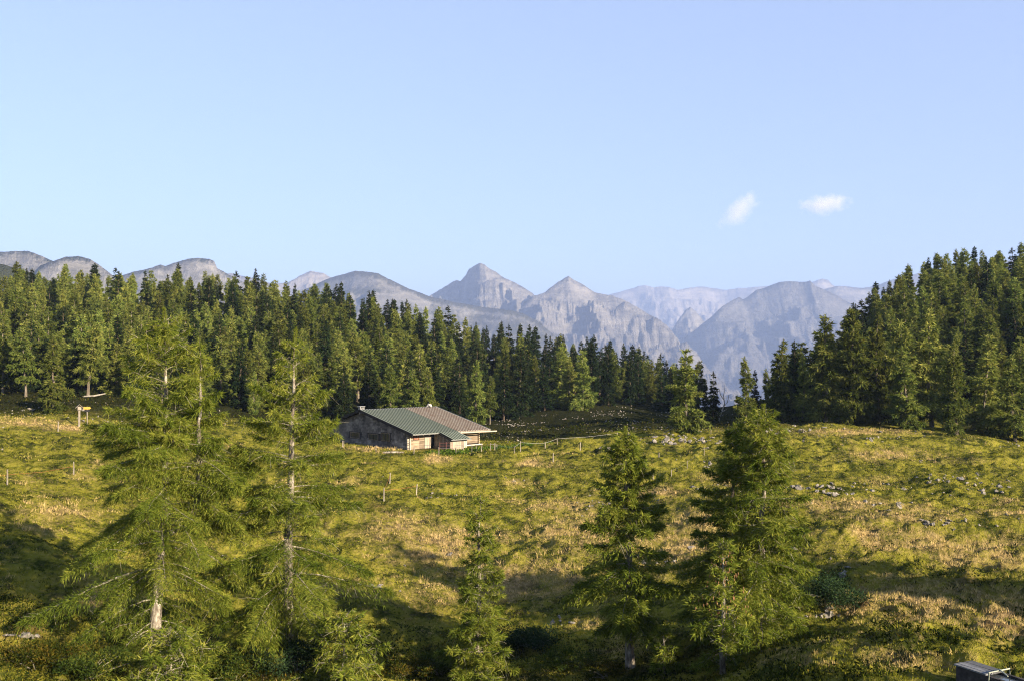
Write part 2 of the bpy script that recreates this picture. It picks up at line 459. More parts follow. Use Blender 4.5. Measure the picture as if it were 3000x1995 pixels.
c = t.mix(sm.outputs[0], c, soil)
forest = t.ramp(n3, [(0.35, (0.014, 0.018, 0.007)), (0.55, (0.032, 0.036, 0.012)), (0.75, (0.08, 0.072, 0.028))])  # forest floor colours darkened further to stand for shade in the valley hollow
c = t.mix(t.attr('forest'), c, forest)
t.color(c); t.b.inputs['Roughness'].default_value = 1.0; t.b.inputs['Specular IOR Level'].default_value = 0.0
ad = t.n('ShaderNodeMath'); ad.operation = 'ADD'; t.l(n3, ad.inputs[0]); t.l(t.noise(P, 1.1, 3), ad.inputs[1])
t.bump(ad.outputs[0], 0.9, 0.30); M['ground'] = t.m

def mountain_mat(name, rock_a, rock_b, rock_c, veg, veg_amt, scale=0.004):
    t = NT(name); P = t.coord(world_=True)
    w = t.noise(t.coord(world_=True, scale=(1, 1, 0.8)), scale, 9, 0.72)
    st = t.noise(t.coord(world_=True, scale=(0.5, 0.5, 3.0)), scale * 1.6, 6, 0.7)
    rock = t.ramp(w, [(0.32, rock_a), (0.5, rock_b), (0.68, rock_c)])
    rock = t.mix(0.4, rock, t.ramp(st, [(0.35, rock_a), (0.65, rock_c)]))
    g = t.n('ShaderNodeNewGeometry'); sx = t.n('ShaderNodeSeparateXYZ'); t.l(g.outputs['Normal'], sx.inputs[0])
    v2 = t.noise(P, scale * 2.4, 7, 0.75)
    a = t.n('ShaderNodeMath'); a.operation = 'ADD'; t.l(sx.outputs['Z'], a.inputs[0]); t.l(v2, a.inputs[1])
    mr = t.n('ShaderNodeMapRange'); mr.inputs['From Min'].default_value = 1.55 - veg_amt; mr.inputs['From Max'].default_value = 1.75 - veg_amt
    t.l(a.outputs[0], mr.inputs['Value'])
    t.color(t.mix(mr.outputs[0], rock, veg)); t.bump(w, 1.0, 70)
    t.b.inputs['Specular IOR Level'].default_value = 0
    return t.m

# ------------------------------------------------------------------ ground sheet
th_in = np.radians(np.linspace(-33, 33, 560))
th = np.concatenate([np.radians(np.linspace(-180, -60, 20, endpoint=False)), np.radians(np.linspace(-60, -33, 40, endpoint=False)), th_in,
                     np.radians(np.linspace(33, 60, 41)[1:]), np.radians(np.linspace(60, 180, 21)[1:-1])])
rr = np.concatenate([np.geomspace(0.8, 20, 40, endpoint=False), np.geomspace(20, 34, 60, endpoint=False), np.geomspace(34, 150, 340, endpoint=False),
                     np.geomspace(150, 420, 90, endpoint=False), np.geomspace(420, 26000, 70)])
TT, RR = np.meshgrid(th, rr)
GX = (RR * np.sin(TT)).ravel(); GY = (RR * np.cos(TT)).ravel()
GZ = height(GX, GY)
nt, nr = len(th), len(rr)
V = np.concatenate([np.stack([GX, GY, GZ], 1), [[0, 0, -1.9]]])
i, j = np.meshgrid(np.arange(nr - 1), np.arange(nt), indexing='ij')
a = (i * nt + j).ravel(); b = (i * nt + (j + 1) % nt).ravel()
Q = np.stack([a, b, b + nt, a + nt], 1)
cidx = len(V) - 1
capf = np.stack([np.arange(nt), np.full(nt, cidx), np.full(nt, cidx), (np.arange(nt) + 1) % nt], 1)

def blob(px, py, X, Y, sx, sy):
    """soft spot measured in picture pixels round a spot of the ground: only used to choose which herbage grows there"""
    return np.exp(-(((px - X) / sx) ** 2 + ((py - Y) / sy) ** 2))
STRAW = [(60,1238,190,14),(200,1252,90,10),(1520,1412,70,9),(1280,1600,160,60),(1180,1560,110,50),(1650,1480,120,20),(2050,1520,110,40),
         (2440,1480,190,22),(2600,1330,120,16),(2720,1590,260,28),(2900,1640,160,28),(2650,1510,200,16),(2550,1560,140,20),(2980,1500,120,14),
         (2000,1600,160,60),(2100,1400,70,12),(2700,1760,260,60),(2950,1800,120,70),(2560,1930,220,26),(1120,1312,120,8),(1280,1345,50,14),
         (180,1500,120,30),(300,1760,110,30),(1500,1700,260,60),(1750,1560,180,60),(1900,1440,120,20),(2500,1265,200,10),(1560,1355,80,12)]
SOIL = [(2530,1760,26,40),(2650,1740,30,50),(2640,1800,50,50),(2950,1830,90,60),(2620,1930,120,16),(1250,1790,70,40),(60,1860,120,60),(1150,1505,30,10),
        (2760,1950,110,26),(1930,1960,90,26),(1120,1480,40,8),(1160,1332,30,5),(200,1700,50,20),(2860,1700,80,40)]
def cover(X, Y, Z):
    px, py = to_px(X, Y, Z)
    r = np.hypot(X, Y)
    st = np.zeros_like(X)
    for (x, y, sx, sy) in STRAW: st = np.maximum(st, blob(px, py, x, y, sx, sy))
    n = fbm(X / 7, Y / 7, 4, 41); n2 = fbm(X / 2.2, Y / 2.0, 3, 47)
    st = np.clip(st * (0.75 + 0.9 * n2) + 0.42 * smooth(0.12, 0.5, n) + 0.10 * n2, 0, 1) * np.where(Y > 0, 1, 0.5)
    so = np.zeros_like(X)
    for (x, y, sx, sy) in SOIL: so = np.maximum(so, blob(px, py, x, y, sx, sy))
    so = np.clip(so * (0.55 + 0.9 * n2), 0, 1)
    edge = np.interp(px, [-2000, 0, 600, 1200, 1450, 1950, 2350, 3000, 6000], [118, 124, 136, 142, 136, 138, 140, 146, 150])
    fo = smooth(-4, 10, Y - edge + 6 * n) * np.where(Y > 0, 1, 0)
    return st, so, fo
st, so, fo = cover(V[:, 0], np.where(np.abs(V[:, 1]) < 0.5, 0.5, V[:, 1]), V[:, 2])
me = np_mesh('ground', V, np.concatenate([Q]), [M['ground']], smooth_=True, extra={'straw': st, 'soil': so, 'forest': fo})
link('ground', me, kind='structure')
# the few square metres under the photographer
link('ground', np_mesh('ground', np.concatenate([V[:nt], [[0, 0, V[:nt, 2].mean()]]]), np.stack([np.arange(nt), (np.arange(nt) + 1) % nt, np.full(nt, nt)], 1), [M['ground']]), kind='structure')

# ------------------------------------------------------------------ mountains
def mountain(name, prof, D, span, base, amp, seed, mat, wav=500, nu=390, nv=80, skew=0.0, tilt=0.0, rough=1.0, steep=0.75):
    prof = [(x * 1.2723, y * 1.2723) for x, y in prof]
    xs = np.array([p[0] for p in prof]); ys = np.array([p[1] for p in prof])
    px = np.linspace(xs[0], xs[-1], nu); py = np.interp(px, xs, ys)
    py = py + rough * 1.3 * fbm(px / 9.0, px * 0 + seed, 3, seed + 1)
    py = py + rough * (2.2 * fbm(px / 34.0, px * 0 + seed, 4, seed))
    v = np.concatenate([np.linspace(-1, -0.02, nv), np.linspace(0, 1, nv // 3)])   # -1 = towards the camera
    Dc = D + tilt * (px - px.mean()) + 0.05 * D * fbm(px / 260, px * 0 + seed, 2, seed + 3)
    crest = np.array([at(a_, b_, 1.0)[2] for a_, b_ in zip(px, py)]) * Dc
    U = np.outer(np.ones(len(v)), px); VV = np.outer(v, np.ones(nu))
    DD = Dc[None, :] + VV * span
    side = 1 - np.abs(VV)
    fall = np.abs(VV) ** steep
    Z = base + (crest[None, :] - base) * (1 - fall)
    X = (U - 1500) / F_PX * Dc[None, :] + skew * VV * span
    Y = DD
    wx = X + 0.25 * wav * fbm(X / wav, Y / wav, 3, seed + 50)
    rg = ridged(wx / wav + 0.35 * Y / wav, Y / (wav * 1.15), 7, seed) - 0.45
    rg2 = ridged(X / (wav * 0.24), Y / (wav * 0.3), 5, seed + 9) - 0.45
    k = smooth(0.0, 0.16, np.abs(VV)) * (0.35 + 0.65 * np.minimum(1, (crest[None, :] - base) / 1500))
    Z = Z + k * (amp * rg + 0.22 * amp * rg2) + 0.09 * amp * k * fbm(X / (wav * 0.10), Z / (wav * 0.07), 4, seed + 2)
    # never let the folds rise over the skyline
    Z = Z + 16 * k * np.sin((Z + 60 * fbm(X / 900, Y / 900, 2, seed)) / 21.0)      # rock ledges
    lim = crest[None, :] * (Y / Dc[None, :]) - 0.004 * Dc[None, :] * smooth(0, 0.1, np.abs(VV))
    Z = np.where(VV < 0, np.minimum(Z, lim), Z)
    nvv = len(v)
    P_ = np.stack([X.ravel(), Y.ravel(), Z.ravel()], 1)
    i, j = np.meshgrid(np.arange(nvv - 1), np.arange(nu - 1), indexing='ij')
    a = (i * nu + j).ravel()
    return link(name, np_mesh(name, P_, np.stack([a, a + 1, a + nu + 1, a + nu], 1), [mat], smooth_=False), kind='structure')

MK = mountain_mat('karst_rock', (0.09, 0.09, 0.08), (0.28, 0.275, 0.25), (0.55, 0.53, 0.49), (0.04, 0.055, 0.02), 0.20, 0.012)
MG = mountain_mat('grey_cliff', (0.08, 0.077, 0.07), (0.21, 0.2, 0.18), (0.40, 0.375, 0.33), (0.07, 0.07, 0.03), 0.05, 0.006)
MF = mountain_mat('far_pale_rock', (0.17, 0.155, 0.14), (0.27, 0.25, 0.225), (0.43, 0.39, 0.34), (0.2, 0.2, 0.12), -0.1, 0.005)
MV = mountain_mat('grassy_alp', (0.1, 0.097, 0.08), (0.21, 0.2, 0.17), (0.36, 0.345, 0.3), (0.08, 0.075, 0.03), 0.40, 0.008)
mountain('mountain', [(-420,590),(-200,560),(-60,585),(0,580),(60,578),(95,590),(120,602),(150,618),(230,660),(330,720)], 3600, 900, -350, 130, 1, MK, 240)
mountain('hill', [(-500,560),(-200,590),(0,608),(40,618),(80,634),(140,660),(260,720)], 1500, 380, -160, 12, 2, mountain_mat('green_alp', (0.10,0.1,0.06), (0.11,0.11,0.05), (0.2,0.19,0.12), (0.085,0.095,0.03), 0.9, 0.02), 200, nu=160, nv=50)
mountain('mountain', [(30,680),(90,612),(120,602),(150,592),(178,590),(205,597),(225,610),(245,624),(290,665),(350,710)], 3300, 800, -350, 110, 4, MK, 220)
mountain('mountain', [(190,680),(270,638),(300,628),(330,622),(352,615),(368,610),(380,613),(400,606),(430,597),(455,594),(480,597),(492,602),(499,618),(540,640),(600,670),(680,720)], 4200, 1000, -350, 110, 5, MK, 300)
mountain('mountain', [(430,700),(500,634),(530,630),(575,640),(620,652),(660,652),(685,638),(700,630),(715,624),(745,629),(762,640),(800,670),(860,720)], 8500, 1500, -300, 260, 6, MF, 500)
mountain('mountain', [(620,740),(700,668),(760,640),(790,632),(818,624),(850,627),(870,630),(900,645),(940,665),(990,683),(1050,697),(1110,707),(1160,713),(1205,722),(1245,745),(1280,775),(1330,830),(1400,900)], 6200, 1500, -420, 210, 7, MV, 520, tilt=-0.5)
mountain('mountain', [(860,780),(940,712),(990,681),(1018,664),(1046,648),(1052,646),(1060,648),(1072,634),(1078,622),(1090,614),(1106,606),(1116,610),(1126,618),(1142,627),(1160,640),(1185,651),(1205,662),(1225,674),(1238,690),(1255,722),(1280,752),(1310,785),(1350,830),(1420,890)], 7800, 1900, -450, 420, 8, MG, 560, skew=-0.15, steep=0.8)
mountain('mountain', [(1100,800),(1180,722),(1225,682),(1238,680),(1255,674),(1268,662),(1285,650),(1296,644),(1309,636),(1322,645),(1345,657),(1372,675),(1410,681),(1440,692),(1475,712),(1510,733),(1535,748),(1550,765),(1562,790),(1580,822),(1610,860),(1680,930)], 7300, 2000, -480, 420, 9, MG, 520, skew=-0.1, steep=0.8)
mountain('mountain', [(1250,760),(1340,700),(1400,679),(1425,674),(1450,666),(1470,660),(1488,657),(1505,663),(1522,660),(1540,662),(1560,668),(1580,665),(1612,660),(1640,663),(1665,668),(1700,664),(1740,661),(1790,658),(1850,660),(1950,670),(2050,700)], 14500, 2600, -300, 330, 10, MF, 900)
mountain('mountain', [(1700,740),(1800,690),(1850,658),(1872,649),(1895,643),(1908,645),(1918,656),(1930,664),(1965,690),(2050,740)], 13500, 1800, -300, 200, 11, MF, 700, nu=260)
mountain('mountain', [(1440,900),(1500,840),(1560,790),(1600,760),(1640,728),(1665,705),(1690,690),(1702,684),(1712,690),(1725,682),(1742,668),(1765,662),(1795,650),(1830,648),(1858,650),(1866,646),(1880,660),(1900,668),(1930,682),(1955,697),(1985,706),(2050,720),(2150,740),(2300,780)], 8800, 2300, -650, 300, 12, mountain_mat('karst_face', (0.09,0.09,0.083), (0.17,0.166,0.155), (0.29,0.28,0.26), (0.05,0.052,0.028), 0.12, 0.011), 620, steep=0.7)
mountain('mountain', [(1500,800),(1545,765),(1555,748),(1568,728),(1580,714),(1590,707),(1602,717),(1618,735),(1632,752),(1660,790),(1700,850)], 9600, 900, -300, 200, 13, MG, 260, nu=220, nv=70)
mountain('mountain', [(1840,700),(1905,664),(1935,659),(1965,662),(1990,664),(2010,660),(2045,648),(2080,638),(2150,622),(2300,600),(2500,600),(2800,640)], 11000, 1900, -300, 210, 14, MG, 700)

# ------------------------------------------------------------------ haze and clouds
hz = MB().box(-16500, 16500, -400, 18500, -900, 2050).mesh('haze', None) if False else None
mb = MB().box(-27000, 27000, -27000, 27000, -720, 1330)
t = NT('haze_air'); t.t.nodes.remove(t.b)
pv = t.n('ShaderNodeVolumePrincipled'); pv.inputs['Color'].default_value = (0.31, 0.42, 0.70, 1); pv.inputs['Density'].default_value = HAZE_DENSITY
pv.inputs['Anisotropy'].default_value = 0.0
t.l(pv.outputs[0], t.out.inputs['Volume'])
link('haze', mb.mesh('haze', t.m), kind='stuff')

def cloud(px, py, w, h, D, rot, seed, label, dens):
    c = at(px, py, D); k = D / F_PX
    rg_ = np.random.default_rng(seed)
    bpy_me = bpy.data.meshes.new('cloud')
    import bmesh
    bm = bmesh.new(); bmesh.ops.create_icosphere(bm, subdivisions=4, radius=1.0)
    for v_ in bm.verts:
        v_.co = Vector((v_.co.x * w * k / 2, v_.co.y * w * k / 2.4, v_.co.z * h * k / 2))
    bm.to_mesh(bpy_me); bm.free()
    t = NT('cloud_vapour'); t.t.nodes.remove(t.b)
    tc = t.n('ShaderNodeTexCoord')
    mp = t.n('ShaderNodeMapping'); mp.inputs['Scale'].default_value = (2 / (w * k), 2.4 / (w * k), 2 / (h * k)); t.l(tc.outputs['Object'], mp.inputs[0])
    ln = t.n('ShaderNodeVectorMath'); ln.operation = 'LENGTH'; t.l(mp.outputs[0], ln.inputs[0])
    nz = t.noise(tc.outputs['Object'], 2.6 / (h * k), 4, 0.62)
    m1 = t.n('ShaderNodeMath'); m1.operation = 'MULTIPLY_ADD'; m1.inputs[1].default_value = 1.9; m1.inputs[2].default_value = -0.12
    t.l(nz, m1.inputs[0])
    m2 = t.n('ShaderNodeMath'); m2.operation = 'SUBTRACT'; t.l(m1.outputs[0], m2.inputs[0]); t.l(ln.outputs['Value'], m2.inputs[1])
    m3 = t.n('ShaderNodeMath'); m3.operation = 'MULTIPLY'; m3.use_clamp = False; t.l(m2.outputs[0], m3.inputs[0]); m3.inputs[1].default_value = dens
    m4 = t.n('ShaderNodeMath'); m4.operation = 'MAXIMUM'; t.l(m3.outputs[0], m4.inputs[0]); m4.inputs[1].default_value = 0
    pv = t.n('ShaderNodeVolumePrincipled'); pv.inputs['Color'].default_value = (1, 0.94, 0.92, 1); t.l(m4.outputs[0], pv.inputs['Density']); pv.inputs['Anisotropy'].default_value = 0.2
    t.l(pv.outputs[0], t.out.inputs['Volume'])
    t.m.cycles.volume_sampling = 'DISTANCE'
    bpy_me.materials.append(t.m)
    link('cloud', bpy_me, loc=c, rot=(0, math.radians(-rot), 0), label=label, cat='cloud', group='small clouds over the right-hand mountains')
cloud(2165, 618, 170, 82, 15500, 40, 3, 'wispy slanting cloud, the left one of the two small clouds', 0.0030)
cloud(2415, 600, 175, 70, 15500, 4, 5, 'whiter rounder cloud, the right one of the two small clouds', 0.0042)

# ------------------------------------------------------------------ conifers
def shards(P, D, L, W, rs, tint):
    """one thin triangle per needle spray: root P, direction D, length L, width W"""
    n = len(P)
    rnd = rs.normal(size=(n, 3)); side = np.cross(D, rnd); side /= (np.linalg.norm(side, axis=1, keepdims=True) + 1e-9)
    a = P - side * (W * 0.5)[:, None]; b = P + side * (W * 0.5)[:, None] + D * (L * 0.25)[:, None]; c = P + D * L[:, None]
    V = np.stack([a, b, c], 1).reshape(-1, 3)
    return V, np.arange(3 * n).reshape(-1, 3), np.repeat(tint, 3)

def norm(a): return a / (np.linalg.norm(a, axis=-1, keepdims=True) + 1e-9)

def conifer(seed, H, R, kind='larch', nb=70, ns=6000, sl=0.55, sw=0.10, bare=0.12, lean=0.0, lowfrac=1.0, droop=0.35, tops=1, profile=0.85, hang=0.5, wood=True, up=0.25, gaps=0.35, flop=0.0):
    rs = np.random.default_rng(seed)
    # trunk
    nseg = 12
    tz = np.linspace(0, 1, nseg)
    bend = 0.012 * H * np.cumsum(rs.normal(size=(nseg, 2)) * 0.5, axis=0) * np.array([1, 1])
    bend -= bend[0]; bend[:, 0] += lean * H * (tz ** 1.4)
    cen = np.stack([bend[:, 0], bend[:, 1], tz * H], 1)
    tr = MB(); r0 = 0.017 * H + 0.03
    tr.tube([(cen[0][0], cen[0][1], -0.5)] + [tuple(c) for c in cen[1:]], [r0 * 1.25] + [max(0.012, r0 * (1 - t_) ** 0.85) for t_ in tz[1:]], 8 if wood else 5)
    def on_trunk(t_):
        return np.stack([np.interp(t_, tz, cen[:, k]) for k in range(3)], -1)
    # branches
    tb = bare + (1 - bare) * np.sort(rs.random(nb)) ** 0.92 * 0.965
    az = np.cumsum(2.399 + rs.normal(size=nb) * 0.5)
    rel = (tb - bare) / (1 - bare)
    env = (1 - rel) ** profile * (0.45 + 0.55 * smooth(0, 0.22, rel) if kind == 'larch' else 1.0)
    env = np.minimum(env, (1 - rel) * 1.7 + 0.01)
    BL = R * env * (0.5 + 0.68 * rs.random(nb)) + 0.07
    if flop: BL *= np.where(np.cos(az) * flop > 0, 1.15, 0.8)
    gap = fbm(az * 0 + rel * 6.0, np.cos(az) * 1.3, 2, seed) > (0.62 - gaps)
    BL = np.where(gap & (rel < 0.8), BL * 0.55, BL)
    root = on_trunk(tb)
    o = np.stack([np.cos(az), np.sin(az), np.zeros(nb)], 1)
    slope = up + (0.7 * rel ** 2) - 0.25 * (1 - rel) + rs.normal(size=nb) * 0.08
    dr = droop * (1 - 0.75 * rel) * (0.7 + 0.6 * rs.random(nb))
    tip_up = 0.10 + 0.1 * rs.random(nb)
    curve = rs.normal(size=nb) * 0.18
    side0 = np.stack([-o[:, 1], o[:, 0], np.zeros(nb)], 1)
    def on_branch(i, t_):
        L = BL[i]
        return root[i] + o[i] * (L * t_)[:, None] + side0[i] * (L * curve[i] * t_ ** 2)[:, None] + \
            np.array([0, 0, 1.0]) * (L * (slope[i] * t_ - dr[i] * t_ ** 2 * 1.3 + tip_up[i] * t_ ** 4))[:, None]
    # needles: twigs leave the branch sideways and hang; sprays sit on the twigs
    w = BL ** 1.35; w /= w.sum()
    nt_ = ns // 5
    bi = rs.choice(nb, nt_, p=w); t_ = rs.random(nt_) ** 0.75 * 0.92 + 0.08
    base = on_branch(bi, t_)
    lat = rs.choice([-1, 1], nt_) * (0.55 + 0.4 * rs.random(nt_))
    tw_dir = norm(o[bi] * (0.35 + 0.5 * rs.random(nt_))[:, None] + side0[bi] * lat[:, None] + np.array([0, 0, 1.0]) * (rs.normal(size=nt_) * 0.18 + 0.10 * rel[bi])[:, None])
    tw_len = (0.10 + 0.34 * BL[bi] * (1.1 - t_)) * (0.5 + rs.random(nt_))
    tw_len = np.minimum(tw_len, 0.9 if H < 30 else 2)
    hg = hang * (0.4 + 0.9 * rs.random(nt_)) * (1 - 0.8 * rel[bi])
    s_ = (np.arange(5)[None, :] + rs.random((nt_, 5))) / 5
    P = base[:, None] + tw_dir[:, None] * (tw_len[:, None] * s_)[..., None]
    P[..., 2] -= hg[:, None] * tw_len[:, None] * 1.6 * s_ ** 1.8
    D = norm(tw_dir[:, None] * 0.8 + np.array([0, 0, -1.0]) * (hg[:, None] * 2.0 * s_)[..., None] + rs.normal(size=(nt_, 5, 3)) * 0.42)
    P = P.reshape(-1, 3); D = D.reshape(-1, 3)
    n = len(P)
    L_ = sl * (0.5 + rs.random(n)); W_ = sw * (0.6 + 0.8 * rs.random(n))
    tint = np.repeat(rs.random(nb)[bi] * 0.35, 5) + 0.55 * rs.random(n) + 0.12 * np.repeat(rel[bi], 5)
    # leader tuft
    V1, F1, T1 = shards(P, D, L_, W_, rs, np.clip(tint, 0, 1))
    k = max(12, int(ns * 0.012))
    tt = 0.86 + 0.14 * rs.random(k); P2 = on_trunk(tt)
    D2 = norm(rs.normal(size=(k, 3)) * [1, 1, 0.5] + [0, 0, 0.5])
    V2, F2, T2 = shards(P2, D2, sl * (0.5 + 0.8 * rs.random(k)) * (1.2 - tt) * 4 * 0.5 + 0.05, np.full(k, sw * 0.8), rs, np.full(k, 0.6))
    V = np.concatenate([V1, V2]); F = np.concatenate([F1, F2 + len(V1)]); T_ = np.concatenate([T1, T2])
    br = []
    for q in range(nb):
        m = 7 if wood else 4
        ts = np.linspace(0, 0.95, m)
        pts = on_branch(np.full(m, q), ts)
        rb = (0.009 + 0.009 * BL[q]) * (0.75 + 0.5 * rs.random())
        br.append((pts, [rb * (1 - 0.85 * x) for x in ts]))
    return dict(trunk=tr, V=V, F=F, T=T_, br=br, on_branch=on_branch, rs=rs, BL=BL)

def proto(kind, seed, H, R, **kw):
    """mid-distance tree: trunk (with its limbs) and crown as two meshes"""
    c = conifer(seed, H, R, kind, wood=False, **kw)
    tr = c['trunk']
    for pts, rad in c['br'][::2]:
        tr.tube([tuple(p) for p in pts], [max(r_, 0.015) for r_ in rad], 3, cap=False)
    tm = tr.mesh('trunk', M['bark_far'] if kind == 'larch' else M['bark_dark'])
    cm = np_mesh('crown', c['V'], c['F'], [M[kind]], tint=c['T'])
    return dict(kind=kind, H=H, R=R, trunk=tm, crown=cm)

LARCH = [proto('larch', 100 + q, 14.0, [3.0, 3.5, 2.8, 3.7, 3.2, 3.0][q], nb=84, ns=[8500, 9500, 7500, 10000, 8000, 8500][q], sl=0.60, sw=0.17, bare=[0.02, 0.06, 0.09, 0.02, 0.18, 0.01][q],
               droop=[0.35, 0.45, 0.3, 0.5, 0.4, 0.3][q], profile=[0.95, 0.85, 0.9, 0.78, 0.8, 1.05][q], hang=0.6, lean=[0, 0.02, -0.02, 0, 0.03, 0][q]) for q in range(6)]
SPRUCE = [proto('spruce', 200 + q, 14.0, [2.4, 2.8, 2.2, 2.5][q], nb=96, ns=[8500, 9500, 7500, 8000][q], sl=0.5, sw=0.18, bare=[0.06, 0.1, 0.14, 0.05][q],
                droop=[0.5, 0.6, 0.45, 0.5][q], profile=[0.95, 0.9, 1.0, 1.1][q], hang=0.3, up=0.05, gaps=0.15) for q in range(4)]

def tree(P, H, p, wid=1.0, label=None, group=None, rot=None, cat='tree'):
    name = p['kind'] + '_tree'
    o = link(name, None, loc=P, rot=(random.uniform(-.02, .02), random.uniform(-.02, .02), random.uniform(0, 6.28) if rot is None else rot),
             scale=(H / p['H'] * wid, H / p['H'] * wid, H / p['H']), label=label, cat=cat, group=group)
    link('trunk', p['trunk'], o); link('crown', p['crown'], o)
    return o

def tree_px(px, ybase, ytop, p, wid=1.0, label=None, group=None, rmin=100, rmax=200, dy=0):
    P = hit(px, ybase, rmin, rmax)
    H = (ybase - ytop) / F_PX * P[1]
    return tree((P[0], P[1], P[2] - 0.1), H, p, wid, label, group)

taken = []
def T_(px, yb, yt, p, wid, label, rmin=100, rmax=200):
    o = tree_px(px, yb, yt, p, wid, label, None, rmin, rmax); taken.append((o.location.x, o.location.y)); return o
# single trees one can point at
T_(2015, 1266, 1022, LARCH[3], 1.12, 'lone bushy larch with bare lower trunk on the crest left of the gap', 115, 150)
T_(2090, 1232, 1078, SPRUCE[1], 0.85, 'small dark conifer just right of the lone crest larch', 140, 165)
T_(2182, 1236, 1035, LARCH[5], 1.0, 'slender larch with leaning trunk between the dead tree and the right wood', 130, 160)
T_(2212, 1226, 1080, SPRUCE[3], 1.0, 'small dark spruce tucked behind the slender leaning larch', 150, 175)
T_(2068, 1228, 1112, SPRUCE[0], 0.9, 'little spruce half hidden behind the lone crest larch', 150, 180)
T_(2297, 1233, 994, LARCH[0], 1.15, 'dense dark larch at the left end of the right wood', 130, 160)
T_(2352, 1232, 1040, LARCH[5], 0.95, 'bright slim larch beside the dark one at the left end of the right wood', 130, 160)
T_(2331, 1228, 1000, SPRUCE[1], 0.9, 'dark spruce behind the slim larch at the left end of the right wood', 160, 185)
T_(2420, 1236, 925, LARCH[1], 1.05, 'tall shadowed larch, third from the left end of the right wood', 140, 165)
T_(2492, 1240, 905, LARCH[3], 1.0, 'broad bright larch with forked base at the wood edge', 132, 160)
T_(2575, 1240, 915, LARCH[0], 0.85, 'narrow pointed bright larch right of the forked one', 135, 165)
T_(2655, 1252, 1012, LARCH[5], 1.25, 'shorter bright larch with a drooping skirt at the wood edge', 130, 150)
T_(2640, 1242, 935, LARCH[4], 0.9, 'thin-topped larch behind the shorter drooping larch', 150, 170)
T_(2730, 1250, 905, LARCH[1], 1.0, 'full tall larch in the middle of the right wood edge', 142, 168)
T_(2803, 1268, 985, LARCH[0], 0.95, 'larch with long pale trunk standing forward of the right wood', 125, 145)
T_(2890, 1260, 975, LARCH[3], 1.15, 'wide dark larch with double trunk near the right picture edge', 135, 155)
T_(2975, 1270, 1015, LARCH[1], 1.1, 'bushy larch cut by the right picture edge', 130, 150)
T_(75, 1163, 960, LARCH[4], 1.1, 'larch with crooked pale trunk at the left forest edge', 130, 175)
T_(158, 1206, 985, LARCH[5], 1.2, 'cone-shaped larch standing forward of the left forest', 115, 150)
T_(258, 1162, 950, LARCH[4], 1.05, 'larch with bare pale lower trunk behind the wayside posts', 130, 175)
T_(8, 1152, 925, LARCH[2], 1.1, 'tall larch cut by the left picture edge', 135, 180)
T_(745, 1212, 1085, LARCH[5], 0.9, 'young larch at the forest foot between the two big foreground larches', 125, 160)
T_(1110, 1205, 1100, LARCH[5], 1.1, 'small larch at the forest foot right above the hut roof', 150, 180)

# the forests: one object per tree
def scatter(region, spacing, edge_fn, tries, seed):
    rs = np.random.default_rng(seed); pts = list(taken); out = []
    px0, px1, d0, d1 = region
    for _ in range(tries):
        px = rs.uniform(px0, px1); d = math.sqrt(rs.uniform(d0 * d0, d1 * d1))
        X, Y = (px - 1500) / F_PX * d, d
        e0, e1 = edge_fn(px)
        if d < e0 or d > e1: continue
        sp = spacing * (0.75 + 0.004 * max(0, d - 150))
        if any((X - a) ** 2 + (Y - b) ** 2 < sp * sp for a, b in pts): continue
        pts.append((X, Y)); out.append((px, X, Y))
    return out
def left_edge(px):
    return (np.interp(px, [-300, 0, 300, 600, 900, 1150, 1350, 1500, 1700, 1950, 2050], [150, 152, 150, 148, 152, 160, 172, 196, 205, 225, 240]) + 5 * float(fbm([px / 90], [0], 2, 5)[0]),
            np.interp(px, [-300, 900, 1300, 1700, 2050], [312, 312, 318, 310, 300]))
def right_edge(px):
    return (np.interp(px, [2230, 2400, 2500, 2700, 3300], [168, 160, 152, 153, 153]), np.interp(px, [2230, 2330, 2430, 2600, 2800, 3300], [172, 200, 235, 265, 285, 290]))
nl = 0
L1 = scatter((-250, 2040, 145, 320), 4.9, left_edge, 11000, 1)
L2 = scatter((2240, 3180, 150, 292), 4.7, right_edge, 5000, 2)
rs = np.random.default_rng(9)
LZ = height([q[1] for q in L1 + L2], [q[2] for q in L1 + L2])
forest = []
order = np.argsort([q[2] for q in L1 + L2])
quota = {'larch': 268, 'spruce': 240}; rest = []
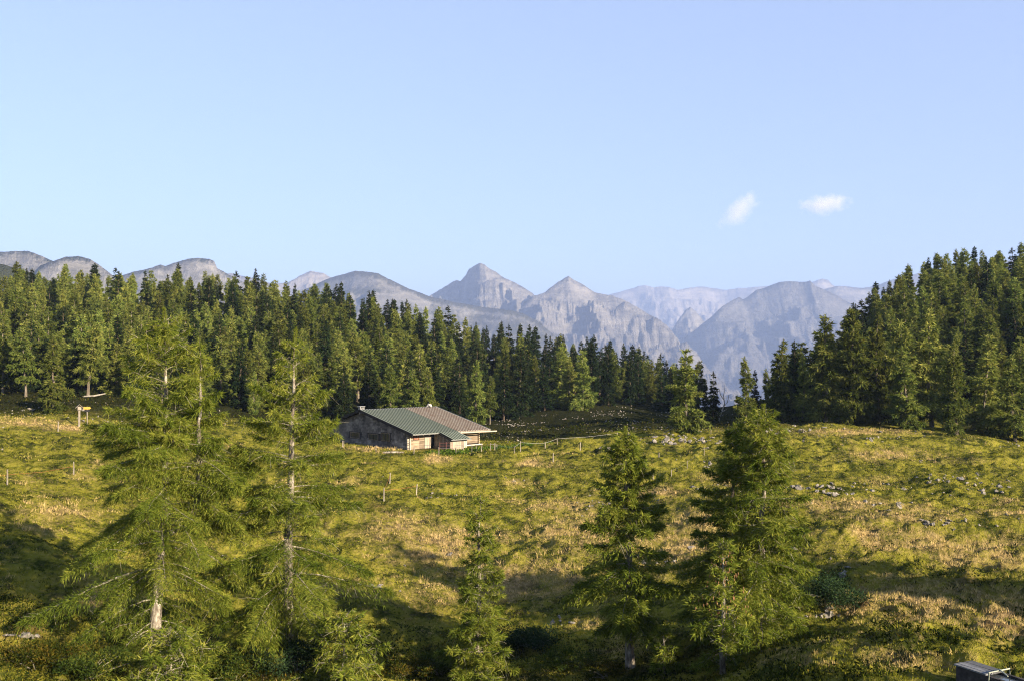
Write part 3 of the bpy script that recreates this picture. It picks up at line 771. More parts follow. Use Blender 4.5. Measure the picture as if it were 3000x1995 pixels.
for k_ in order:
    px, X, Y = (L1 + L2)[k_]
    left = k_ < len(L1)
    pr = rs.random()
    if left:
        ps = np.interp(px, [0, 500, 900, 1300, 2000], [0.12, 0.2, 0.3, 0.42, 0.7]) + (0.15 if Y > 250 else 0)
        H = rs.uniform(8.8, 13.4) * (0.76 + 0.28 * min(1, (Y - 140) / 50))
        if px > 1350: H *= 0.95
        where = 'left hill' if px < 900 else ('slope behind the hut' if px < 1400 else 'shaded valley')
    else:
        ps = 0.12 if px > 2550 else 0.5
        H = rs.uniform(8.8, 13.2)
        where = 'right hill'
    if pr < ps:
        p = SPRUCE[rs.integers(4)]; H *= 1.1; lab = {'left hill': 'dark narrow spruce in the left hill forest', 'slope behind the hut': 'dark spruce in the forest on the slope behind the hut',
             'shaded valley': 'dark spruce in the shaded forest of the valley', 'right hill': 'dark pointed spruce on the wooded right hill'}[where]
    else:
        p = LARCH[rs.integers(6)]; lab = {'left hill': 'olive green larch in the dense forest on the left hill', 'slope behind the hut': 'sunlit green larch in the forest on the slope behind the hut',
             'shaded valley': 'larch in the shaded forest of the valley', 'right hill': 'bright green larch on the wooded right hill'}[where]
    if quota[p['kind']] <= 0:
        rest.append((X, Y, LZ[k_] - 0.15, H, p)); forest.append((X, Y, p['kind'])); continue
    quota[p['kind']] -= 1
    band = 'at its lower edge' if Y < (175 if left else 172) else ('in its middle' if Y < (240 if left else 215) else 'near its skyline')
    lab += ', ' + band
    tree((X, Y, LZ[k_] - 0.15), H, p, rs.uniform(0.82, 1.3), lab, {'larch': 'larches', 'spruce': 'spruces'}[p['kind']] + ' in the forest, ' + where + ' ' + band)
    forest.append((X, Y, p['kind']))
def forest_rest():
    # the trees far back in the wood, past the first few hundred: one object that repeats the same crowns
    protos = LARCH + SPRUCE
    pts = np.array([q[:3] for q in rest]); me = bpy.data.meshes.new('forest'); me.vertices.add(len(pts)); me.vertices.foreach_set('co', pts.astype(np.float32).ravel())
    for nm, arr, ty in (('pick', [protos_index(q[4]) for q in rest], 'INT'), ('size', [q[3] / q[4]['H'] for q in rest], 'FLOAT'), ('turn', list(rs.uniform(0, 6.28, len(rest))), 'FLOAT')):
        a = me.attributes.new(nm, ty, 'POINT'); a.data.foreach_set('value', np.array(arr, np.int32 if ty == 'INT' else np.float32))
    o = link('forest', me, label='mass of larches and spruces farther back in the woods', kind='stuff')
    ng = bpy.data.node_groups.new('forest_rest', 'GeometryNodeTree')
    ng.interface.new_socket('Geometry', in_out='INPUT', socket_type='NodeSocketGeometry'); ng.interface.new_socket('Geometry', in_out='OUTPUT', socket_type='NodeSocketGeometry')
    N = ng.nodes; gi = N.new('NodeGroupInput'); go = N.new('NodeGroupOutput'); ip = N.new('GeometryNodeInstanceOnPoints'); gl = N.new('GeometryNodeGeometryToInstance')
    first = {}
    for ob in bpy.data.objects:
        if ob.name.split('.')[0] == 'crown' and ob.data.name not in first: first[ob.data.name] = ob
    for p in reversed(protos):
        oi = N.new('GeometryNodeObjectInfo'); oi.transform_space = 'ORIGINAL'; oi.inputs['Object'].default_value = first[p['crown'].name]; oi.inputs['As Instance'].default_value = False
        g1 = N.new('GeometryNodeGeometryToInstance'); ng.links.new(oi.outputs['Geometry'], g1.inputs[0])
        instances.append(g1)
    jn = N.new('GeometryNodeJoinGeometry')
    for g1 in instances: ng.links.new(g1.outputs[0], jn.inputs[0])
    def at_(nm, ty):
        a = N.new('GeometryNodeInputNamedAttribute'); a.data_type = ty; a.inputs['Name'].default_value = nm; return a.outputs['Attribute']
    cx = N.new('ShaderNodeCombineXYZ'); ng.links.new(at_('turn', 'FLOAT'), cx.inputs[2])
    ng.links.new(gi.outputs[0], ip.inputs['Points']); ng.links.new(jn.outputs[0], ip.inputs['Instance']); ip.inputs['Pick Instance'].default_value = True
    ng.links.new(at_('pick', 'INT'), ip.inputs['Instance Index']); ng.links.new(cx.outputs[0], ip.inputs['Rotation']); ng.links.new(at_('size', 'FLOAT'), ip.inputs['Scale'])
    ng.links.new(ip.outputs[0], go.inputs[0])
    md = o.modifiers.new('forest_rest', 'NODES'); md.node_group = ng
instances = []
def protos_index(p): return [id(q) for q in LARCH + SPRUCE].index(id(p))
if rest: forest_rest()
print('FOREST', len(rest), quota, len(L1), len(L2), sum(1 for f_ in forest if f_[2] == 'larch'), sum(1 for f_ in forest if f_[2] == 'spruce'))
# unseen conifer added right of the view to cast the slanting meadow shadow
tree((35.3, 35.6, h1(35.3, 35.6) - 0.1), 14.5, SPRUCE[1], 2.0, 'unseen broad conifer added off to the right to throw a slanting shadow across the meadow')

# dead pale tree on the crest
def dead_tree(px, yb, yt):
    P = hit(px, yb, 120, 160); H = (yb - yt) / F_PX * P[1]
    o = link('dead_tree', None, loc=P, label='bare bleached dead tree with forked limbs between the crest trees', cat='tree')
    mb = MB(); mb.tube([(0, 0, -0.3), (0.1, 0, 0.12 * H), (0.5, 0, 0.3 * H), (1.0, 0, 0.5 * H), (0.9, 0.1, 0.72 * H), (1.1, 0, H)], [0.17, 0.14, 0.12, 0.09, 0.06, 0.02], 6)
    mb.build('trunk', M['deadwood'], o)
    for a in ([(0.1, 0, 0.12 * H), (-0.3, 0, 0.35 * H), (-0.25, 0.1, 0.7 * H), (-0.5, 0, 0.85 * H)], [(0.8, 0, 0.42 * H), (1.5, 0.1, 0.55 * H), (1.7, 0, 0.75 * H)], [(0.95, 0, 0.6 * H), (0.4, 0.2, 0.75 * H), (0.2, 0, 0.9 * H)], [(0.5, 0, 0.3 * H), (1.3, -0.2, 0.36 * H)]):
        MB().tube(a, [0.08, 0.06, 0.04, 0.02][:len(a)], 5).build('branch', M['deadwood'], o)
dead_tree(2104, 1237, 1125)

# ------------------------------------------------------------------ the big foreground larches
def near_tree(px, ybase, ytop, depth, seed, R, label, ns, name='larch_tree', cat='tree', tops=(), **kw):
    P = at(px, ybase, depth)
    P[2] = h1(P[0], P[1]) - 0.1
    top = at(px, ytop, depth)[2]; H = top - P[2]
    o = link(name, None, loc=P, label=label, cat=cat)
    c = conifer(seed, H, R, 'larch', ns=ns, **kw)
    c['trunk'].build('trunk', M['bark'], o, True)
    Vs, Fs, Ts = [c['V']], [c['F']], [c['T']]
    nv = len(c['V'])
    for pts, rad in c['br']:
        MB().tube([tuple(p) for p in pts], rad, 5).build('branch', M['twig'], o, True)
    # hanging bare twigs
    rs = c['rs']; tw = MB()
    for _ in range(int(len(c['br']) * 7)):
        b_ = rs.integers(len(c['br'])); t0 = rs.uniform(0.25, 0.95)
        p0 = c['on_branch'](np.array([b_]), np.array([t0]))[0]
        d = rs.normal(size=3) * [1, 1, 0.4]; d[2] -= 0.45; d = d / np.linalg.norm(d); l_ = rs.uniform(0.25, 0.9) * min(1, c['BL'][b_] / 1.5)
        tw.tube([tuple(p0), tuple(p0 + d * l_ * 0.5), tuple(p0 + d * l_ + np.array([0, 0, -0.12 * l_]))], [0.011, 0.008, 0.004], 3, cap=False)
    tw.build('twigs', M['twig'], o)['kind'] = 'stuff'
    for (tx, tz0, th_, tr_, ts_, tns) in tops:                      # second leaders grown from a limb
        c2 = conifer(ts_, th_, tr_, 'larch', ns=tns, bare=0.02, nb=34, **{k: v for k, v in kw.items() if k in ('sl', 'sw', 'hang')})
        off = np.array([tx, 0.2, tz0])
        MB().tube([(0, 0, tz0 - 1.9), (tx * 0.55, 0.1, tz0 - 1.2), (tx * 0.95, 0.18, tz0 - 0.5), (tx, 0.2, tz0 + 0.3)], [0.13, 0.14, 0.14, 0.13], 8).build('trunk', M['bark'], o, True)
        mb = c2['trunk']; mb.v = [tuple(np.array(v_) + off) for v_ in mb.v]; mb.build('trunk', M['bark'], o, True)
        Vs.append(c2['V'] + off); Fs.append(c2['F'] + nv); Ts.append(c2['T']); nv += len(c2['V'])
        for pts, rad in c2['br']:
            MB().tube([tuple(p + off) for p in pts], rad, 5).build('branch', M['twig'], o, True)
    link('crown', np_mesh('crown', np.concatenate(Vs), np.concatenate(Fs), [M['larch_near']], tint=np.concatenate(Ts)), o)
    return o, H
near_tree(450, 1950, 905, 43, 31, 5.0, 'largest larch, broad with two tops, trunk and limbs grey with lichen', 165000, nb=150, sl=0.20, sw=0.027, bare=0.05, droop=0.6, profile=0.40, hang=0.8, up=0.12, gaps=0.28,
          tops=[(1.75, 7.4, 6.9, 3.0, 35, 26000)])
near_tree(850, 1945, 962, 44, 42, 4.2, 'tall airy larch left of the hut with straight slender trunk', 105000, nb=118, sl=0.20, sw=0.028, bare=0.06, droop=0.35, profile=0.66, hang=0.75, up=0.12, gaps=0.34)
near_tree(1395, 1850, 1448, 46.5, 53, 1.9, 'young slim larch alone in the middle of the meadow view', 32000, nb=90, sl=0.20, sw=0.035, bare=0.02, droop=0.3, profile=0.72, hang=0.4, up=0.14, gaps=0.3)
near_tree(1850, 1965, 1250, 46, 64, 3.2, 'dark dense larch right of centre with bare trunk foot', 60000, nb=115, sl=0.22, sw=0.045, bare=0.17, droop=0.4, profile=0.8, hang=0.55, up=0.2, gaps=0.1)
near_tree(2222, 1995, 1185, 43, 75, 3.3, 'tall larch with thin forked top, right one of the close pair', 70000, nb=130, sl=0.22, sw=0.038, bare=0.05, droop=0.4, profile=0.7, hang=0.6, up=0.15, gaps=0.12)
near_tree(2148, 1990, 1240, 44.5, 86, 3.0, 'dark larch, left one of the close pair', 60000, nb=120, sl=0.22, sw=0.045, bare=0.05, droop=0.45, profile=0.72, hang=0.55, up=0.1, gaps=0.1)
o, H_ = near_tree(2118, 2010, 1570, 40.5, 97, 1.5, 'slim young larch hung with brown cones before the close pair', 7500, nb=55, sl=0.24, sw=0.045, bare=0.08, droop=0.35, profile=0.7, hang=0.4, up=0.1, gaps=0.2)
mb = MB()
for _ in range(170):
    z = random.uniform(0.45, 0.93) * H_; r_ = random.random() * 0.9 * (1.08 - z / H_) * 2.2 + 0.06; a_ = random.uniform(0, 6.28)
    mb.tube([(r_ * math.cos(a_), r_ * math.sin(a_), z), (r_ * math.cos(a_), r_ * math.sin(a_), z - 0.04), (r_ * math.cos(a_), r_ * math.sin(a_), z - 0.11)], [0.012, 0.026, 0.01], 4)
mb.build('cones', M['cone'], o)['kind'] = 'stuff'
near_tree(1945, 1985, 1840, 44, 98, 1.0, 'small shaded larch sapling between the dark larch and the close pair', 3500, nb=34, sl=0.2, sw=0.05, bare=0.03, droop=0.3, profile=0.8, hang=0.4)
near_tree(1010, 1975, 1790, 41, 99, 1.9, 'low bushy larch sapling right of the tall airy larch', 8500, nb=60, sl=0.24, sw=0.05, bare=0.02, droop=0.3, profile=0.5, hang=0.4)
near_tree(1400, 1990, 1800, 46, 101, 1.75, 'bright low larch bush at the foot of the young slim larch', 9000, nb=60, sl=0.24, sw=0.05, bare=0.02, droop=0.25, profile=0.45, hang=0.35)
near_tree(500, 2010, 1850, 38, 102, 2.2, 'low bushy larch sapling under the largest larch', 9000, nb=60, sl=0.24, sw=0.05, bare=0.02, droop=0.3, profile=0.5, hang=0.4)

# ------------------------------------------------------------------ shrubs
def shrub(px, py, w, hgt, mat, seed, label, n=5000, leaf=0.12, depth=None, name='shrub', group=None):
    P = hit(px, py) if depth is None else at(px, py, depth)
    P[2] = h1(P[0], P[1])
    rs = np.random.default_rng(seed)
    o = link(name, None, loc=P, label=label, cat='shrub', group=group)
    nl = 26
    cc = rs.normal(size=(nl, 3)) * [w * 0.26, w * 0.22, 0]; cc[:, 2] = rs.uniform(0.25, 0.8, nl) * hgt
    ci = rs.integers(nl, size=n)
    d = norm(rs.normal(size=(n, 3))); rad = rs.random(n) ** 0.45
    Pp = cc[ci] + d * (rad * (0.22 + 0.16 * rs.random(n)))[:, None] * np.array([w * 0.5, w * 0.5, hgt * 0.9])
    Pp[:, 2] = np.maximum(Pp[:, 2], 0.02)
    D = norm(d + rs.normal(size=(n, 3)) * 0.6 + [0, 0, 0.35])
    V, F, T = shards(Pp, D, leaf * (0.6 + rs.random(n)), leaf * 0.45 * (0.6 + rs.random(n)), rs, np.clip(0.6 * rs.random(n) + 0.4 * rs.random(nl)[ci], 0, 1))
    link('foliage', np_mesh('foliage', V, F, [M[mat]], tint=T), o)
    mb = MB()
    for q in range(8):
        e = cc[q]; mb.tube([(0.1 * e[0], 0.1 * e[1], -0.1), tuple(e * 0.55), tuple(e)], [0.03, 0.02, 0.008], 4)
    mb.build('stems', M['twig'], o)
SH = [(2420, 1775, 3.4, 1.3, 'juniper', 'dark green low juniper on the slope right of the close pair', 6000, 0.10),
      (1560, 1900, 3.6, 1.1, 'juniper', 'dark blue green shrub in the shaded dip right of the young larch', 6500, 0.11),
      (1660, 1960, 3.0, 1.0, 'bush', 'shrub with yellowing leaves in the dip left of the dark larch', 4500, 0.10),
      (1290, 1970, 2.6, 0.9, 'bush', 'shrub left of the bright low larch bush', 4500, 0.10),
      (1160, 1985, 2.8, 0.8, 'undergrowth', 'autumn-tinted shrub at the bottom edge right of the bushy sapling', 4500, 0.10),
      (690, 1985, 3.0, 1.2, 'bush', 'leafy shrub between the two big larches at the bottom edge', 5500, 0.11),
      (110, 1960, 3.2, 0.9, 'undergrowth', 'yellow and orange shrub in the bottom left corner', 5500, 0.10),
      (250, 1990, 2.4, 0.9, 'bush', 'green shrub left of the largest larch at the bottom edge', 4200, 0.10),
      (870, 1975, 2.6, 1.3, 'juniper', 'dark green shrub at the foot of the tall airy larch', 5000, 0.10),
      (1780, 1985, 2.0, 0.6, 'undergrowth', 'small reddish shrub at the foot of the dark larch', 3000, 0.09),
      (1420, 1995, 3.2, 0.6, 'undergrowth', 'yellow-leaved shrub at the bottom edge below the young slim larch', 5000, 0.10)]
for k_, (px, py, w, hh, m_, lab, n_, lf) in enumerate(SH):
    shrub(px, py, w, hh, m_, 300 + k_, lab, n_, lf)

# ------------------------------------------------------------------ the hut
hut = link('alpine_hut', None, loc=HUT, rot=(0, 0, math.radians(45)), label='long low alpine cow hut with green and rusty metal roof and grey shingled gable', cat='hut')
RX0, RX1 = -0.6, 12.25
YE0, YR, YE1 = -1.4, 9.4, 17.2
ZE0, ZR, ZE1 = -8.72 - HUT[2], -6.12 - HUT[2], -8.40 - HUT[2]
XB = 6.7
WL, WW = 11.5, 16.3
def roof_z(y): return ZE0 + (ZR - ZE0) * (y - YE0) / (YR - YE0) if y <= YR else ZR + (ZE1 - ZR) * (y - YR) / (YE1 - YR)
def yl(px): k = (px - 1500) / F_PX; return (HUT[0] - k * HUT[1]) / (ca * (1 + k))
# walls
def wallz(y): return roof_z(y) - 0.16
gw = MB(); T0 = 0.22
Pv = [(0, 0), (0, wallz(0)), (YR, wallz(YR)), (WW, wallz(WW)), (WW, 0)]
def gable(x0, x1, name, mat):
    mb = MB(); ys = [0.0, YR, WW]
    for a_, b_ in ((0.0, YR), (YR, WW)):
        mb.quadbox([(x0, a_, -0.5), (x1, a_, -0.5), (x1, b_, -0.5), (x0, b_, -0.5), (x0, a_, wallz(a_)), (x1, a_, wallz(a_)), (x1, b_, wallz(b_)), (x0, b_, wallz(b_))])
    return mb.build(name, mat, hut)
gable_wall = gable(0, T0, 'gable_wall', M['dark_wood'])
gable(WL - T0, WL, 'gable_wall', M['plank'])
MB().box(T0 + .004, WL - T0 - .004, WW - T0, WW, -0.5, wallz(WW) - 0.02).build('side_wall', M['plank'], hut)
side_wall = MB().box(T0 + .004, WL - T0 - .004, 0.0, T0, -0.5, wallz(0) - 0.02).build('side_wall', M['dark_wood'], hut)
# windows in the gable
wins = [(1029, 1054, 0.98, 1.62), (1083, 1109, 0.95, 1.6), (1119, 1143, 0.95, 1.85)]
for (p0, p1, z0, z1) in wins:
    y1, y0 = yl(p0), yl(p1)
    fr = MB(); b_ = 0.05
    for q in ((y0 - b_, y1 + b_, z1, z1 + b_), (y0 - b_, y1 + b_, z0 - b_, z0), (y0 - b_, y0, z0, z1), (y1, y1 + b_, z0, z1)):
        fr.box(-0.10, -0.01, q[0], q[1], q[2], q[3])
    w_ = fr.build('window', M['plank'], hut)
    MB().box(-0.035, -0.006, y0 + .003, y1 - .003, z0 + .003, z1 - .003).build('pane', M['glass'], w_)
    ym = (y0 + y1) / 2
    MB().box(-0.06, -0.037, ym - 0.03, ym + 0.03, z0 + .004, z1 - .004).build('glazing_bar', M['dark_wood'], w_)
# shingles: the nearest 300 single, the rest joined
rs = np.random.default_rng(21)
pieces = []
row_h = 0.24; z = 0.10; row = 0
while z < wallz(YR):
    y = -0.02 - rs.random() * 0.3
    while y < WW:
        w_ = rs.uniform(0.34, 0.58)
        a_, b_ = max(y, 0.0), min(y + w_, WW)
        top = min(z + row_h * 1.1, wallz(a_) - 0.02 if a_ < YR else wallz(b_) - 0.02)
        top = min(top, min(wallz(a_), wallz(b_)) - 0.02)
        ok = b_ - a_ > 0.1 and top - z > 0.08
        for (p0, p1, z0, z1) in wins:
            y1_, y0_ = yl(p0) + 0.1, yl(p1) - 0.1
            if b_ > y0_ and a_ < y1_ and top > z0 - 0.1 and z < z1 + 0.1: ok = False
        if ok: pieces.append((a_, b_ - 0.025, z - rs.random() * 0.03, top))
        y += w_
    z += row_h; row += 1
pieces.sort(key=lambda q: q[0])
def shingle(mb, a_, b_, z0, z1):
    d = -0.05 - 0.02 * rs.random()
    mb.quadbox([(d, a_, z0), (-0.004, a_, z0), (-0.004, b_, z0), (d, b_, z0), (-0.022, a_, z1), (-0.004, a_, z1), (-0.004, b_, z1), (-0.022, b_, z1)])
for q in pieces[:298]:
    mb = MB(); shingle(mb, *q); mb.build('shingle', M['shingle'], gable_wall)
mb = MB()
for q in pieces[298:]: shingle(mb, *q)
mb.build('shingles', M['shingle'], gable_wall)['kind'] = 'stuff'
# corner posts of the gable, crossed log ends
for y0 in (0.0, WW - 0.2):
    for q in range(8):
        MB().box(-0.30, -0.075, y0 + 0.01, y0 + 0.2, 0.08 + q * 0.28, 0.30 + q * 0.28).build('log_end', M['pale_plank'] if y0 == 0 else M['plank'], hut)
for q in range(8):
    MB().box(WL - 0.2, WL - 0.02, -0.26, -0.05, 0.08 + q * 0.27, 0.29 + q * 0.27).build('log_end', M['plank'], hut)
MB().box(0.0, 0.16, -0.09, -0.005, 0.0, wallz(0) - 0.05).build('corner_post', M['pale_plank'], hut)
# planks of the long wall, with its shutter, door and entry
LT0, LT1, LTF = 3.7, 6.55, -3.25               # the lean-to porch
door = (2.35, 3.35)
def plank_row(x0, x1, z0, z1, n, mat, parent, yb=-0.045):
    hh = (z1 - z0) / n
    for q in range(n):
        MB().box(x0, x1, yb - rs.random() * 0.015, -0.002, z0 + q * hh, z0 + (q + 1) * hh - 0.02).build('plank', mat, parent)
plank_row(0.18, 0.55, 0.12, wallz(0) - 0.05, 9, M['plank'], side_wall)
plank_row(1.5, door[0] - 0.03, 0.12, wallz(0) - 0.05, 9, M['plank'], side_wall)
plank_row(0.55 + .002, 1.5 - .002, 0.12, 1.2, 5, M['plank'], side_wall)
plank_row(0.55 + .002, 1.5 - .002, 1.95, wallz(0) - 0.05, 2, M['plank'], side_wall)
plank_row(LT1 + 0.1, WL - 0.22, 0.32, wallz(0) - 0.05, 8, M['plank'], side_wall)
sh = MB(); sh.box(0.6, 0.68, -0.09, -0.03, 1.25, 1.9); sh.box(1.34, 1.45, -0.09, -0.03, 1.22, 1.92)
w_ = sh.build('window', M['shutter'], hut); w_['label'] = 'small square window with red-brown shutters'
MB().box(0.70, 1.32, -0.04, -0.006, 1.24, 1.92).build('shutter', M['shutter'], w_)
for q in (0.82, 1.0, 1.16): MB().box(q, q + 0.03, -0.06, -0.042, 1.26, 1.9).build('bar', M['pale_plank'], w_)
dr = MB().box(door[0], door[1], -0.035, -0.003, 0.1, 2.0).build('door', M['dark_wood'], hut)
for q in range(6):
    x0 = door[0] + q * (door[1] - door[0]) / 6
    MB().box(x0, x0 + 0.15, -0.075, -0.037, 0.12, 1.98).build('plank', M['pale_plank'], dr)
MB().box(door[0] + 0.02, door[1] - 0.02, -0.10, -0.079, 1.45, 1.53).build('hinge', M['wire'], dr)
MB().box(door[0] + 0.02, door[1] - 0.02, -0.10, -0.079, 0.45, 0.53).build('hinge', M['wire'], dr)
MB().box(3.42, 3.66, -0.03, -0.003, 0.12, 1.95).build('opening', M['black'], hut)
MB().box(8.75, 8.93, -0.075, -0.052, 1.35, 1.75).build('window', M['black'], hut)
# whitewashed footing of the right end
MB().box(LT1 + 0.15, WL + 0.45, -0.28, -0.06, -0.4, 0.16).build('footing', M['plaster'], hut)
# purlins and rafters under the eaves
for y_ in (YR, yl(1102), 0.35, 13.6):
    MB().box(-0.58, -0.03, y_ - 0.13, y_ + 0.13, roof_z(y_) - 0.55, roof_z(y_) - 0.14).build('purlin', M['post'], hut)
for q in range(13):
    x_ = 0.2 + q * 0.9
    z0 = roof_z(YE0 + 0.1); z1 = roof_z(-0.06)
    MB().quadbox([(x_, YE0 + .1, z0 - .2), (x_ + .1, YE0 + .1, z0 - .2), (x_ + .1, -.06, z1 - .2), (x_, -.06, z1 - .2),
                  (x_, YE0 + .1, z0 - .085), (x_ + .1, YE0 + .1, z0 - .085), (x_ + .1, -.06, z1 - .085), (x_, -.06, z1 - .085)]).build('rafter', M['plank'], hut)
# roof: boarding, then single metal sheets with a standing seam each
def sheet(mb, x0, x1, ya, yb, dz0, dz1, fz=roof_z, za=None, zb=None):
    za = fz(ya) if za is None else za; zb = fz(yb) if zb is None else zb
    mb.quadbox([(x0, ya, za + dz0), (x1, ya, za + dz0), (x1, yb, zb + dz0), (x0, yb, zb + dz0), (x0, ya, za + dz1), (x1, ya, za + dz1), (x1, yb, zb + dz1), (x0, yb, zb + dz1)])
    return mb
rb = MB(); sheet(rb, RX0 + .03, RX1 - .03, YE0 + .03, YR, -0.08, -0.005); sheet(rb, RX0 + .03, RX1 - .03, YR, YE1 - .03, -0.08, -0.005)
roof = rb.build('roof', M['dark_wood'], hut)
YL = YE0 - 2.4; ZL = -9.46 - HUT[2]
def lean_z(y): return ZE0 + (ZL - ZE0) * (YE0 - y) / (YE0 - YL)
def add_panel(x0, x1, mat, lean):
    mb = MB(); sheet(mb, x0, x1 - 0.012, YE0, YR, 0.0, 0.02)
    mb.build('roof_panel', mat, roof)
    sm = MB(); sheet(sm, x0 - .03, x0 + 0.05, YE0, YR - .02, 0.021, 0.085); sm.build('seam', M['seam'] if mat is M['green_roof'] else M['rust_seam'], roof)
    if lean:
        mb = MB(); sheet(mb, x0, x1 - 0.012, YL, YE0 - .004, 0.0, 0.02, lean_z); mb.build('roof_panel', mat, roof)
        sm = MB(); sheet(sm, x0 - .03, x0 + 0.05, YL, YE0 - .01, 0.021, 0.075, lean_z); sm.build('seam', M['seam'] if mat is M['green_roof'] else M['rust_seam'], roof)
ng = 17; wg = (XB - RX0) / ng
for q in range(ng):
    x0 = RX0 + q * wg
    add_panel(x0, x0 + wg, M['green_roof'], x0 > LT0 - 0.25)
nrs = 13; wr = (RX1 - XB) / nrs
for q in range(nrs):
    x0 = XB + q * wr
    add_panel(x0, x0 + wr, M['rust_roof'], False)
for q in range(16):                            # far slope, hardly seen
    x0 = RX0 + q * (RX1 - RX0) / 16
    mb = MB(); sheet(mb, x0, x0 + (RX1 - RX0) / 16 - .012, YR + .004, YE1, 0.0, 0.02); mb.build('roof_panel', M['rust_roof'] if q > 8 else M['green_roof'], roof)
MB().quadbox([(RX0, YR - .22, ZR - .03), (RX1, YR - .22, ZR - .03), (RX1, YR + .22, ZR - .03), (RX0, YR + .22, ZR - .03), (RX0, YR - .04, ZR + .05), (RX1, YR - .04, ZR + .05), (RX1, YR + .04, ZR + .05), (RX0, YR + .04, ZR + .05)]).build('ridge_cap', M['galv'], roof)
# barge boards and eave boards
for (ya, yb) in ((YE0, YR), (YR, YE1)):
    mb = MB(); sheet(mb, RX0 - 0.07, RX0 - 0.014, ya, yb, -0.27, 0.06); mb.build('barge_board', M['dark_wood'], roof)
    mb = MB(); sheet(mb, RX1 + 0.004, RX1 + 0.06, ya, yb, -0.16, 0.09); mb.build('barge_board', M['galv'], roof)
MB().box(RX0, LT0 - .3, YE0 - .05, YE0 - .005, ZE0 - .10, ZE0 + .01).build('eave_board', M['galv'], roof)
MB().box(XB + .05, RX1, YE0 - .05, YE0 - .005, ZE0 - .13, ZE0 - .01).build('eave_board', M['post'], roof)
MB().tube([(XB + .2, YE0 - .16, ZE0 - .16), (RX1 + 1.0, YE0 - .16, ZE0 - .24)], 0.085, 8).build('wooden_gutter', M['pale_plank'], roof)
MB().box(LT0 - .3, XB, YL - .05, YL - .004, ZL - .08, ZL + .015).build('eave_board', M['galv'], roof)
mb = MB(); sheet(mb, LT0 - 0.3, LT0 - 0.25, YL, YE0 - .06, -0.14, -0.004, lean_z); mb.build('barge_board', M['dark_wood'], roof)
# chimney at the front of the ridge, small round stone further back
ch = MB().box(-0.25, 0.45, YR + 0.3, YR + 0.75, ZR - 0.35, ZR + 0.20).build('chimney', M['wire'], roof)
MB().box(-0.36, 0.5, YR + 0.22, YR + 0.85, ZR + 0.36, ZR + 0.41).build('chimney_cap', M['chimney'], ch)
for a_ in (-0.2, 0.36):
    for b_ in (0.34, 0.66): MB().box(a_, a_ + 0.06, YR + b_, YR + b_ + 0.05, ZR + 0.202, ZR + 0.358).build('chimney_leg', M['chimney'], ch)
MB().tube([(10.9, YR + 0.15, ZR + 0.0), (10.9, YR - 0.12, ZR + 0.30), (11.0, YR - 0.42, ZR + 0.22), (11.0, YR - 0.5, ZR - 0.02)], [0.17, 0.2, 0.19, 0.12], 8).build('vent_cowl', M['plaster'], roof, True)
# lean-to porch walls
lw = MB().box(LT0, LT0 + 0.06, LTF + .1, -0.08, 0.0, 0.35).build('porch_wall', M['plank'], hut)
for q in range(11):
    y0 = LTF + 0.12 + q * 0.27
    zt = (lean_z(y0) if y0 < YE0 else roof_z(y0)) - 0.12
    MB().box(LT0 + 0.064, LT0 + 0.10, y0, y0 + 0.25, 0.05, zt).build('plank', M['plank'], lw)
MB().box(LT0 + .01, LT0 + .05, -1.0, -0.35, 1.25, 1.75).build('window', M['yellow'] if False else M['pale_plank'], lw)
fw = MB().box(LT0 + .11, LT1, LTF + .10, LTF + .16, 0.0, 0.3).build('porch_door', M['plank'], hut)
nq = 11
for q in range(nq):
    x0 = LT0 + 0.1 + q * (LT1 - LT0 - .1) / nq
    MB().box(x0, x0 + (LT1 - LT0 - .1) / nq - .015, LTF + .05, LTF + .098, 0.02, lean_z(LTF) - 0.12).build('plank', M['pale_plank'], fw)
for z_ in (0.5, 1.3): MB().box(LT0 + .9, LT0 + 2.1, LTF + .02, LTF + .046, z_, z_ + .05).build('hinge', M['wire'], fw)
MB().box(LT0 - .02, LT0 + .09, LTF - .02, LTF + .04, 0.0, lean_z(LTF) - 0.1).build('porch_post', M['post'], hut)
MB().box(LT1 + .004, LT1 + 0.06, LTF + .1, -0.08, 0.0, lean_z(LTF) - 0.12).build('porch_wall', M['plank'], hut)

# things by the hut
def hp(lx, ly, dz=0.0):
    X = HUT[0] + lx * ca - ly * sa; Y = HUT[1] + lx * sa + ly * ca
    return Vector((X, Y, h1(X, Y) + dz))
g = link('cattle_gate', None, loc=(0, 0, 0), label='red tubular cattle gate in front of the hut porch', cat='gate')
a_, b_ = hp(2.0, -3.3), hp(3.55, -3.9)
for z_ in (0.3, 0.65, 1.0): MB().tube([a_ + Vector((0, 0, z_)), b_ + Vector((0, 0, z_))], 0.017, 6).build('rail', M['red_metal'], g)
for k_ in (0, 0.5, 1.0):
    q = a_.lerp(b_, k_); MB().tube([q + Vector((0, 0, 0)), q + Vector((0, 0, 1.1))], 0.03, 6).build('upright', M['red_metal'], g)

